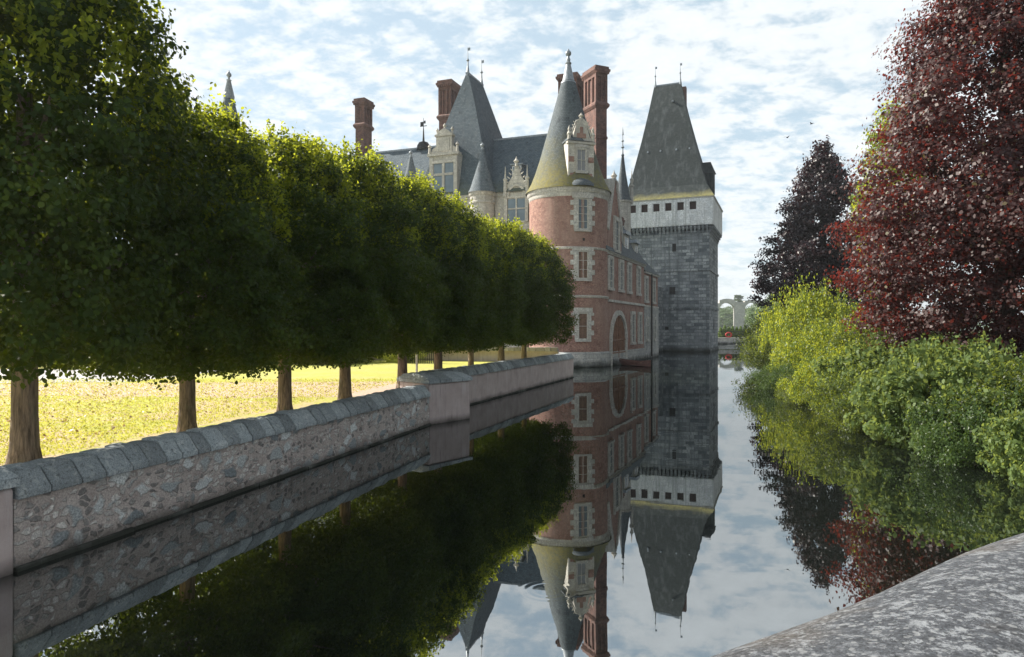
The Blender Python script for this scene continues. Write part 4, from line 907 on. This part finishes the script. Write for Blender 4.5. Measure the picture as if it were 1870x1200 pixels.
def make_foliage(seed, name, mat, n_cl, per, zr, rad, cl_r, leaf, shape=6, lit_leaf=None, **kw):
    rs = np.random.RandomState(seed); P, N = crown_points(rs, n_cl, per, zr, rad, cl_r, **kw)
    me = leaf_mesh(name, P, N, leaf * rs.uniform(.65, 1.25, len(P)), rs, shape); me.materials.append(mat)
    if lit_leaf:      # sunlight on the crown put into the colour: brighter leaves on shoots and top
        me.materials.append(lit_leaf); k = np.zeros(len(P), dtype=np.int32); k[n_cl * per:] = 1; k[:n_cl * per][(rs.rand(n_cl * per) < .25) & (P[:n_cl * per, 2] > zr[0] + .80 * (zr[1] - zr[0]))] = 1
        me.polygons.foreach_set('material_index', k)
    return me
def mesh_obj(name, me, parent=None):
    o = bpy.data.objects.new(name, me); COL.objects.link(o)
    if parent: o.parent = parent
    return o
def trunk_mb(h, r0, r1, rs, limbs=7, limb_len=1.8, z_l=None, lean=(0, 0), gnarl=.02, seg=12):
    m = MB(); rings = []; nz = 12
    for i in range(nz + 1):
        t = i / nz; z = -.15 + (h + .15) * t; rr_ = r0 + (r1 - r0) * t + (.10 * r0 / .2) * max(0, 1 - t * 7) ** 2
        rings.append([(lean[0] * t + rr_ * (1 + rs.uniform(-.05, .05)) * math.cos(2 * math.pi * k / seg), lean[1] * t + rr_ * (1 + rs.uniform(-.05, .05)) * math.sin(2 * math.pi * k / seg), z) for k in range(seg)])
    m.rings(rings)
    for k in range(limbs):
        a = 2 * math.pi * k / limbs + rs.uniform(-.4, .4); z = (z_l if z_l else h * .55) + rs.rand() * h * .42
        t = z / h; b0 = Vector((lean[0] * t, lean[1] * t, z)); d = Vector((math.cos(a), math.sin(a), rs.uniform(.35, 1.0))).normalized()
        b1 = b0 + d * limb_len * .5; b2 = b1 + (d + Vector((rs.uniform(-.3, .3), rs.uniform(-.3, .3), .3))).normalized() * limb_len * .5
        m.tube(b0, b1, r1 * .7, r1 * .45, 7); m.tube(b1, b2, r1 * .45, r1 * .18, 6)
        for j in range(2):
            d2 = Vector((math.cos(a + rs.uniform(-1, 1)), math.sin(a + rs.uniform(-1, 1)), rs.uniform(0, .8))).normalized(); m.tube(b1, b1 + d2 * limb_len * .5, r1 * .3, r1 * .1, 5)
    return m

# ------------------------------------------------------------------ the row of clipped limes
def lime_r(t):      # radius of the crown with height: flat skirt, fat belly, domed top
    if t < .06: return 1.8 + .5 * t / .06
    if t < .40: return 2.3 + .12 * (t - .06) / .34
    return 2.42 * math.sqrt(max(0.0, 1 - ((t - .40) / .62) ** 1.75)) + .05
fol = [make_foliage(11 + k, 'lime_foliage', M['lime'], 1500, 56, (1.60, 8.0), lime_r, .36, .088, 6, top_shoots=640, sh_t=(.50, .99), sh_len=(.2, .6), inner=.42, bulge=.24, lit_leaf=M['lime_lit']) for k in range(3)]
trunks = []
for k in range(3):
    rs = np.random.RandomState(50 + k)
    trunks.append(trunk_mb(5.6, .205, .11, rs, 8, 1.9, 1.9).build('trunk', M['bark'], None, True).data)
for o in list(scene.objects):
    if o.name.startswith('trunk') and o.parent is None: bpy.data.objects.remove(o)
lime_lab = ['lime tree with a big dark crown cut off by the left edge',
            'second lime tree of the clipped row, straight slim trunk behind the rubble wall',
            'third lime tree of the clipped row, trunk rising behind the middle of the rubble wall',
            'fourth lime tree of the clipped row, between two dark trunks beside the gravel path',
            'fifth lime tree, gnarled trunk swollen at its foot beside the square wall pier',
            'sixth lime tree of the row, short trunk just behind the square wall pier',
            'seventh lime tree of the row, pale thin trunk behind the smooth rendered wall',
            'eighth lime tree of the row, second trunk from the brick tower',
            'last lime tree of the clipped row, crown against the round brick tower']
spots = [(45, 11.2, 1.0), (342, 14.7, .87), (520, 18.1, .90), (630, 21.1, .95), (735, 25.6, .97), (800, 28.5, .95), (860, 32.4, .92), (915, 37.2, .99), (957, 41.2, 1.0)]
for i, (px, D, s) in enumerate(spots):
    x = (px - 935) / 1247 * D
    t_ = empty('lime_tree', (x, D, 1.0), [0, 2.1, 4.0, 1.0, 3.2, 5.2, 2.6, .5, 1.6][i], lime_lab[i], 'tree', 'clipped lime trees in a row along the moat wall')
    t_.scale = (s, s, s)
    if i == 0: t_.scale = (1.0, 1.0, 1.10)
    if i == 8: t_.scale = (1.1, 1.1, .97)
    tr = mesh_obj('trunk', trunks[i % 3], t_)
    if i == 8: tr.scale = (.75, .75, 1)
    if i in (6,): tr.scale = (.8, .8, 1)
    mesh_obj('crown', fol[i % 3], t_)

# ------------------------------------------------------------------ right bank trees and bushes
def big_tree(name, x, y, z, mat, seed, n_cl, per, zr, rad, cl_r, leaf, label, trunk_h, r0, cat='tree', shape=5, bark='bark_dark', group=None, **kw):
    t_ = empty(name, (x, y, z), 0, label, cat, group); rs = np.random.RandomState(seed + 500)
    trunk_mb(trunk_h, r0, r0 * .35, rs, 12, zr[1] * .22, zr[0] + .5).build('trunk', M[bark], t_, True)
    mesh_obj('crown', make_foliage(seed, 'foliage', mat, n_cl, per, zr, rad, cl_r, leaf, shape, **kw), t_); return t_
def egg(rmax, low=.3, p=2.0, base=.5):
    def f(t):
        if t < low: return rmax * (base + (1 - base) * math.sin(t / low * math.pi / 2))
        return rmax * max(0.0, 1 - ((t - low) / (1 - low)) ** p) + .1
    return f
big_tree('copper_maple', 17.7, 24.5, .9, M['copper'], 101, 1050, 140, (1.6, 18.6), egg(4.9, .25, 1.12, .72), .98, .125, 'huge copper maple with dark red leaves filling the upper right', 13, .42, bulge=.34, inner=.30, top_shoots=600, sh_len=(.4, 1.3), sh_t=(.05, .98), sh_j=.11, flat=.38, nj=.38)
big_tree('purple_beech', 28.2, 62, .9, M['purple'], 102, 900, 80, (2.2, 19.3), egg(4.9, .28, 1.3, .6), .85, .21, 'tall dark purple tree standing alone behind the copper maple', 14, .4, bulge=.30, inner=.3, top_shoots=300, sh_len=(.4, 1.1), sh_t=(.05, .98), sh_j=.11, flat=.45)
big_tree('pale_tree', 27.0, 48, .9, M['yellow_green'], 103, 420, 40, (5, 18.6), egg(2.3, .4, 2.2, .5), .8, .22, 'light green treetop peeking out behind the copper maple', 14, .35)

bm_ = {}
def bush_mesh(kind, k):
    key = (kind, k)
    if key not in bm_:
        leaf = {'yellow_green': .085, 'mid_green': .075, 'pale_green': .12, 'deep_green': .08}[kind]
        bm_[key] = make_foliage(200 + 7 * k + len(kind), 'bush_foliage', M[kind], 250, 100, (.0, 1.0), egg(1.0, .45, 2.3, .5), .17, leaf / 2.0, 6 if kind == 'pale_green' else 4, bulge=.36, inner=.4, nj=.9, top_shoots=420, sh_len=(.10, .36), sh_t=(.1, .97), sh_j=.022, up=.4)
    return bm_[key]
rs_b = np.random.RandomState(77)
stem = trunk_mb(.7, .03, .015, rs_b, 6, .6, .1, seg=6).build('stem', M['bark_dark'], None, True); stem_me = stem.data; bpy.data.objects.remove(stem)
bushes = [
 # x, y, z base, radius, height, kind, label
 (18.6, 44, .3, 2.7, 5.0, 'yellow_green', 'tall yellow-green bush at the foot of the dark purple tree'),
 (17.6, 41, -.1, 1.9, 3.2, 'mid_green', 'leafy bush nearest the footbridge, leaning over the canal'),
 (16.0, 35, .2, 2.4, 3.1, 'yellow_green', 'bright yellow-green bush left of the copper maple'),
 (15.2, 30, .4, 2.2, 2.7, 'mid_green', 'rounded green bush under the left edge of the copper maple'),
 (14.8, 33.5, -.25, 1.9, 2.1, 'deep_green', 'low dark bush overhanging the water at the bend of the bank'),
 (13.0, 28, -.25, 1.9, 2.6, 'yellow_green', 'sunlit yellow bush hanging over the water in the middle of the bank'),
 (14.0, 24.0, .2, 2.1, 2.4, 'pale_green', 'pale leafed bush below the copper maple, left of the big-leafed shrub'),
 (12.0, 22.6, -.3, 1.7, 2.1, 'mid_green', 'green bush trailing in the water below the copper maple'),
 (12.2, 19.0, -.1, 1.9, 2.3, 'pale_green', 'grey-green shrub with flecked leaves on the near bank'),
 (13.6, 20.6, .2, 1.9, 2.3, 'pale_green', 'big-leafed pale shrub rising under the dark maple boughs'),
 (11.7, 16.9, -.35, 1.5, 1.9, 'deep_green', 'dark low bush at the water edge near the bridge parapet'),
 (13.4, 17.2, .1, 1.9, 2.1, 'mid_green', 'dense green bush at the right edge of the photo'),
 (11.9, 14.4, -.2, 1.4, 1.7, 'pale_green', 'light leafed bush cut off by the right edge, lowest on the bank'),
 (13.5, 13.6, .1, 1.9, 2.1, 'mid_green', 'green bush just outside the right edge of the photo'),
 (14.6, 38.0, -.3, 1.7, 1.5, 'deep_green', 'low dark bush trailing in the water left of the sunlit yellow bush'),
 (13.0, 31.0, -.3, 1.5, 1.5, 'mid_green', 'small low bush at the water edge between two yellow-green bushes'),
 (19.0, 51, .2, 2.6, 3.2, 'mid_green', 'green bush on the bank behind the tall yellow-green bush'),
 (22.6, 58, .2, 2.8, 4.3, 'mid_green', 'far green bush seen left of the purple tree trunk'),
 (31.2, 76, .2, 3.2, 5.2, 'yellow_green', 'distant pale ivy-like bush beside the aqueduct view'),
 (23.0, 47, .5, 3.4, 4.0, 'deep_green', 'dark green thicket between the purple tree and the copper maple'),
 (19.2, 36, .5, 3.2, 3.0, 'deep_green', 'dark thicket behind the yellow-green bushes'),
 (20.5, 27, .7, 4.2, 2.2, 'deep_green', 'dark undergrowth bush in the shade below the copper maple'),
 (17.5, 18, .7, 3.4, 1.8, 'deep_green', 'shaded undergrowth bush at the far right of the bank'),
]
for i, (x, y, z, r_, h_, kind, lab) in enumerate(bushes):
    if y > 26: x += .7
    b_ = empty('bush', (x, y, z), rng.uniform(0, 6.28), lab, 'bush', 'bushes along the right bank')
    c_ = mesh_obj('foliage', bush_mesh(kind, i % 2), b_); c_.scale = (r_, r_ * rng.uniform(.9, 1.1), h_)
    s_ = mesh_obj('stem', stem_me, b_); s_.scale = (r_ * .8, r_ * .8, h_ * .9)

# hedges and shrubs in the garden at the left, seen under the crowns
for i, (x, y, w, h_, kind, lab) in enumerate([
    (-31, 44, 3.6, 1.6, 'mid_green', 'low round shrub far back on the lawn, leftmost under the crowns'),
    (-24.5, 45, 3.4, 1.5, 'pale_green', 'pale flowering shrub far back on the lawn behind the first trunk'),
    (-18.5, 45.5, 3.3, 1.5, 'mid_green', 'green shrub on the far lawn, between first and second trunks'),
    (-12.8, 46, 3.2, 1.3, 'pale_green', 'pale flowering shrub on the far lawn behind the third trunk'),
    (-7.6, 46.6, 1.7, 1.1, 'yellow_green', 'small bright shrub in front of the low cross wall')]):
    b_ = empty('garden_shrub', (x, y, 1.0), i * 1.3, lab, 'shrub', 'shrubs in the garden behind the lime row')
    c_ = mesh_obj('foliage', bush_mesh(kind, i % 2), b_); c_.scale = (w, w, h_)
for i, (x, y, r_, h_) in enumerate([(-52, 78, 6, 11), (-66, 84, 7, 13), (-44, 92, 6.5, 12), (-84, 80, 7, 12)]):
    b_ = empty('garden_tree', (x, y, .9), i, ['round garden tree left of the castle, hidden mostly by the lime row', 'larger garden tree further left of the castle', 'garden tree behind the far round tower', 'leftmost garden tree beyond the lawn'][i], 'tree', 'trees in the garden left of the castle')
    c_ = mesh_obj('crown', bush_mesh('mid_green', i % 2), b_); c_.scale = (r_, r_, h_)
# iron fence and white post
FN = empty('iron_fence', (-6.3, 45.2, 1.0), R(-8), 'short dark iron fence at the back of the lawn beside the cross wall', 'fence')
m = MB(); m.box(-1.2, 1.6, -.02, .02, .25, .3); m.box(-1.2, 1.6, -.02, .02, 1.3, 1.35); m.build('rail', M['iron'], FN)
m = MB()
for k in range(20): m.box(-1.2 + k * .145, -1.16 + k * .145, -.018, .018, 0, 1.5)
m.build('bars', M['iron'], FN)
PO = empty('signpost', (-3.85, 27.6, 1.0), 0, 'thin white metal post on the lawn beside the gnarled fifth trunk', 'post')
MB().tube((0, 0, 0), (0, 0, 1.25), .045, .045, 10).build('post', M['white_paint'], PO, True)
MB().lathe([(.09, 0), (.09, .06), (.05, .08)], 12).build('base_plate', M['white_paint'], PO)

# topiary cones beyond the bridge
tp = make_foliage(301, 'cone_foliage', M['topiary'], 160, 26, (0, 1.0), lambda t: .42 * (1 - t) ** .8 + .03, .10, .09, 4, up=.2)
cone_lab = ['leftmost clipped cone of the yew row, beside the keep', 'second clipped yew cone from the keep', 'third clipped yew cone from the keep', 'fourth clipped yew cone in the row', 'fifth clipped yew cone in the row', 'sixth clipped yew cone in the row', 'seventh clipped yew cone, third from the right end', 'eighth clipped yew cone, last but one', 'last clipped yew cone, at the right end of the row']
for k in range(9):
    x = (1316 + k * 7.4 - 935) / 1247 * 152
    t_ = empty('topiary_cone', (x, 152, .95), k, cone_lab[k], 'topiary', 'clipped yew cones in a row beyond the footbridge')
    c_ = mesh_obj('foliage', tp, t_); c_.scale = (1.7, 1.7, 2.7 + rng.uniform(-.3, .3))
flat('far_gravel', [(39.5, 148), (60, 148), (70, 175), (44, 175)], .956, M['gravel'])

m = MB(); m.box(36, 60, 145.9, 146.3, -1.5, 1.15); tag(m.build('quay_wall', M['plinth']), 'grey stone quay wall closing the canal under the far footbridge', 'wall')
# aqueduct
AQ = empty('aqueduct', (141, 420, .95), R(-9), 'ruined stone aqueduct with tall round arches in the far distance', 'aqueduct')
M['aq'] = masonry('aqueduct_stone', (.34, .33, .31), (.48, .46, .43), (.3, .3, .28), 1.5, .8, .04, (.25, .25, .24), .1, .6, mott=(.4, .38, .36))
SP = 14.9
for k in range(-2, 6):
    x = -16.2 + k * SP
    MB().box(x - 2.9, x + 2.9, -3.2, 3.2, -1, 13.6).build('pillar', M['aq'], AQ)
for k in range(-2, 5):
    x0 = -16.2 + k * SP + 2.9; x1 = x0 + SP - 5.8; xc = (x0 + x1) / 2; r_ = (x1 - x0) / 2
    m = MB(); mp = plane_map(0, -3.2, 1, 0, 0, -1)
    n = 14; top = 20.4 + rng.uniform(-1.3, .3)
    for i in range(n):
        a, b_ = math.pi * i / n, math.pi * (i + 1) / n
        Apt = (xc + r_ * math.cos(a), 13.6 + r_ * math.sin(a)); Bp = (xc + r_ * math.cos(b_), 13.6 + r_ * math.sin(b_))
        def tz(x): return 18.6 + (top - 18.6) * max(0, 1 - ((x - xc) / 6.5) ** 2)
        m.prism([(Apt[0], Apt[1]), (Apt[0], tz(Apt[0])), (Bp[0], tz(Bp[0])), (Bp[0], Bp[1])], mp, -6.2, 0)
    m.build('arch', M['aq'], AQ)
    for e in (x0 - 2.9, x1): pass
for k in range(-2, 6):
    x = -16.2 + k * SP; m = MB()
    m.box(x - 2.9, x + 2.9, -3.1, 3.1, 13.6, 17.6 + rng.uniform(0, 1.0)); m.build('spandrel', M['aq'], AQ)
# trees beyond the bridge and about the aqueduct
far_me = [make_foliage(400 + k, 'far_foliage', M['far_green'], 260, 30, (.02, 1.0), egg(.5, .4, 2.2, .8), .11, .05, 4, bulge=.22) for k in range(2)]
fr = np.random.RandomState(9)
kk = 0
ft = [(1320, 470, 26, 15), (1345, 520, 26, 17), (1368, 480, 22, 16), (1392, 455, 22, 20), (1412, 330, 14, 16), (1425, 300, 18, 18), (1440, 380, 22, 22), (1298, 500, 26, 20), (1334, 620, 34, 22), (1380, 640, 30, 22), (1408, 240, 11, 9), (1418, 215, 12, 11)]
fl = ['far tree in the left aqueduct arch', 'broad far tree behind the middle aqueduct pillar', 'far tree filling the right aqueduct arch', 'far tree behind the right aqueduct pillar', 'far tree right of the aqueduct, nearest the bushes', 'far tree hidden by the green bushes', 'far tree behind the purple tree', 'far tree hidden behind the keep', 'distant tree at the horizon, left arch', 'faintest distant tree beyond the right arch', 'nearer tree left of the bush line', 'nearer tree just above the yellow-green bush']
for (px, D, w, h_), lab in zip(ft, fl):
    t_ = empty('far_tree', ((px - 935) / 1247 * D, D, .9), kk, lab, 'tree', 'distant trees around the aqueduct'); kk += 1
    c_ = mesh_obj('crown', far_me[kk % 2], t_); c_.scale = (w, w, h_)
    tk = mesh_obj('trunk', trunks[0], t_); tk.scale = (1.2, 1.2, h_ * .1)
# cedar rising behind the aqueduct
cd = empty('cedar_tree', (334/1*480/1247*1.24, 480, .9), 0, 'flat-topped cedar silhouette rising above the aqueduct', 'tree'); cd.location.x = (1350 - 935) / 1247 * 480
rs = np.random.RandomState(31); Pc = []
for q in range(26):
    zc = 13 + q * .5 + rs.uniform(-.3, .3); a0 = rs.rand() * 6.283; d0 = rs.uniform(1.5, 5.5) * (1 - q / 40); rc = rs.uniform(1.6, 3.0); n = 260
    a = rs.rand(n) * 6.283; r_ = rc * np.sqrt(rs.rand(n)); Pc.append(np.stack([math.cos(a0) * d0 + np.cos(a) * r_, math.sin(a0) * d0 + np.sin(a) * r_, zc + rs.normal(0, .18, n)], 1))
Pc = np.concatenate(Pc); Nc = rs.normal(size=Pc.shape) + [0, 0, 1]; Nc /= np.linalg.norm(Nc, axis=1)[:, None]
me = leaf_mesh('cedar_foliage', Pc, Nc, rs.uniform(.5, .9, len(Pc)), rs, 4); me.materials.append(M['deep_green']); mesh_obj('crown', me, cd)
MB().tube((0, 0, 0), (0, 0, 25), .7, .2, 8).build('trunk', M['bark_dark'], cd, True)
# low wooded skyline: one far mass
Pn = []
for i in range(260):
    x = rs.uniform(-900, 1300); y = rs.uniform(760, 900); s_ = rs.uniform(9, 15); n = 160
    g_ = rs.normal(size=(n, 3)); g_ /= np.linalg.norm(g_, axis=1)[:, None]; Pn.append(np.array([x, y, 7]) + g_ * np.array([s_, s_, s_ * .8]))
Pn = np.concatenate(Pn); Nn = rs.normal(size=Pn.shape); Nn /= np.linalg.norm(Nn, axis=1)[:, None]
me = leaf_mesh('woodland', Pn, Nn, rs.uniform(2.5, 4.5, len(Pn)), rs, 4); me.materials.append(M['far_green']); tag(mesh_obj('woodland', me), 'low far-off woodland along the horizon', 'woodland', None, 'stuff')

# ------------------------------------------------------------------ grass blades and fallen leaves on the near lawn
rs = np.random.RandomState(5); n = 60000
y = 9 + 22 * rs.rand(n) ** 1.4; x = -4.2 - (31 - y) * .22 - rs.rand(n) * (6 + y * .55)
P = np.stack([x, y, np.full(n, 1.02)], 1); N = rs.normal(size=(n, 3)) * np.array([1, 1, .15]); N /= np.linalg.norm(N, axis=1)[:, None]
M['grass'] = leafmat('grass_blades', (.32, .34, .05), (.56, .52, .12), (.75, .72, .14), .4)
me = leaf_mesh('grass', P, N, rs.uniform(.03, .07, n), rs, 4); me.materials.append(M['grass']); tag(mesh_obj('grass', me), 'short sunlit grass on the lawn behind the wall', 'grass', None, 'stuff')
n = 3500; y = 10 + 20 * rs.rand(n); x = -5 - (31 - y) * .22 - rs.rand(n) * (5 + y * .5)
P = np.stack([x, y, np.full(n, 1.03)], 1); N = rs.normal(size=(n, 3)) * .35 + [0, 0, 1]; N /= np.linalg.norm(N, axis=1)[:, None]
M['dead'] = leafmat('fallen_leaves', (.26, .14, .08), (.45, .30, .18), (.4, .25, .1), .2)
me = leaf_mesh('fallen_leaves', P, N, rs.uniform(.04, .09, n), rs, 6); me.materials.append(M['dead']); tag(mesh_obj('fallen_leaves', me), 'dry fallen leaves scattered over the lawn', 'leaves', None, 'stuff')

# ------------------------------------------------------------------ bridge parapet in the foreground
def lichen():
    g = G('lichen_stone'); v = g.tc('Object')
    base = g.mix(g.noise(v, 5, 8, .75), (.038, .045, .058), (.13, .14, .16))
    base = g.mix(g.math('MULTIPLY', g.rng(g.noise(v, 3, 5, .6), .5, .65), .5), base, (.17, .145, .12))
    base = g.mix(.8, base, g.mix(g.rng(g.noise(v, 160, 3, .8), .35, .65), (.40, .40, .40), (1.7, 1.7, 1.7)), 'MULTIPLY')
    big = g.rng(g.noise(v, 4, 4, .6), .35, .65)
    l1 = g.math('MULTIPLY', g.rng(g.noise(v, 30, 12, .84), .51, .57), g.rng(big, 0, 1, .35, .9))
    sp = g.voro(v, 70, 'SMOOTH_F1'); l2 = g.math('MULTIPLY', g.rng(g.math('ADD', sp, g.math('MULTIPLY', g.noise(v, 90, 4, .8), .5)), .52, .44), .55)
    col = g.mix(l1, base, (.42, .45, .49)); col = g.mix(l2, col, (.42, .44, .46))
    col = g.mix(g.math('MULTIPLY', g.rng(g.noise(v, 44, 7, .82), .56, .63), .85), col, (.03, .033, .04))
    h = g.math('ADD', g.noise(v, 40, 10, .85), g.math('MULTIPLY', g.noise(v, 200, 3, .7), .5))
    return g.fin(col, .92, h, 1.0, .012)
M['lichen'] = lichen()
BP = empty('bridge_parapet', (.256, 1.055, 0), R(34.2), 'lichen-covered rounded stone parapet of the bridge in the bottom right corner', 'parapet')
rings = []; ZT = 2.88; Wp = .62
for i in range(61):
    x = -4 + 10 * i / 60; ring = []
    for j in range(13):
        a = math.pi * j / 12; ring.append((x, -Wp / 2 - .02 + Wp / 2 * math.cos(a) * 1.02, ZT - .17 + .17 * math.sin(a) ** .8 + .006 * math.sin(x * 7 + j)))
    rings.append(ring + [(x, -Wp - .03, ZT - .30), (x, -.0, ZT - .30)])
m = MB(); m.rings(rings); m.build('coping', M['lichen'], BP, True)
MB().box(-4, 6, -.50, -.12, -.5, ZT - .30).build('wall', M['plinth'], BP)

# ------------------------------------------------------------------ birds
def bird(x, y, z, rz, lab):
    b = empty('bird', (x, y, z), rz, lab, 'bird', 'two birds in flight'); m = MB()
    m.lathe([(0, -.22), (.05, -.15), (.085, 0), (.05, .14), (.045, .18), (0, .24)], 10); m.v = [(z_, y_, x_) for x_, y_, z_ in m.v]
    m.face([(-.2, -.03, 0), (-.34, -.08, 0), (-.34, .08, 0), (-.2, .03, 0)])
    for s in (-1, 1):
        m.face([(.1, s * .04, .02), (-.1, s * .04, .02), (-.08, s * .3, .16), (.06, s * .3, .17)][::s]); m.face([(.06, s * .3, .17), (-.08, s * .3, .16), (-.16, s * .62, .06)][::s])
    m.build('body', M['bird'], b)
bird((1438 - 935) / 1247 * 90, 90, CAMZ + 349 / 1247 * 90, .6, 'lower left of two small dark birds flying in the sky')
bird((1482 - 935) / 1247 * 95, 95, CAMZ + 374 / 1247 * 95, 2.2, 'upper right of two small dark birds flying in the sky')

# ------------------------------------------------------------------ haze
HAZE = 0.0003
if HAZE:
    hm = bpy.data.materials.new('haze_air'); hm.use_nodes = True; nt = hm.node_tree; nt.nodes.clear()
    o_ = nt.nodes.new('ShaderNodeOutputMaterial'); pv = nt.nodes.new('ShaderNodeVolumePrincipled')
    pv.inputs['Color'].default_value = (.86, .93, 1, 1); pv.inputs['Density'].default_value = HAZE; pv.inputs['Anisotropy'].default_value = .3
    nt.links.new(pv.outputs[0], o_.inputs['Volume'])
    tag(MB().box(-3100, 3100, -70, 2300, -2, 52).build('haze', hm), 'thin pale haze in the air', 'haze', None, 'stuff')
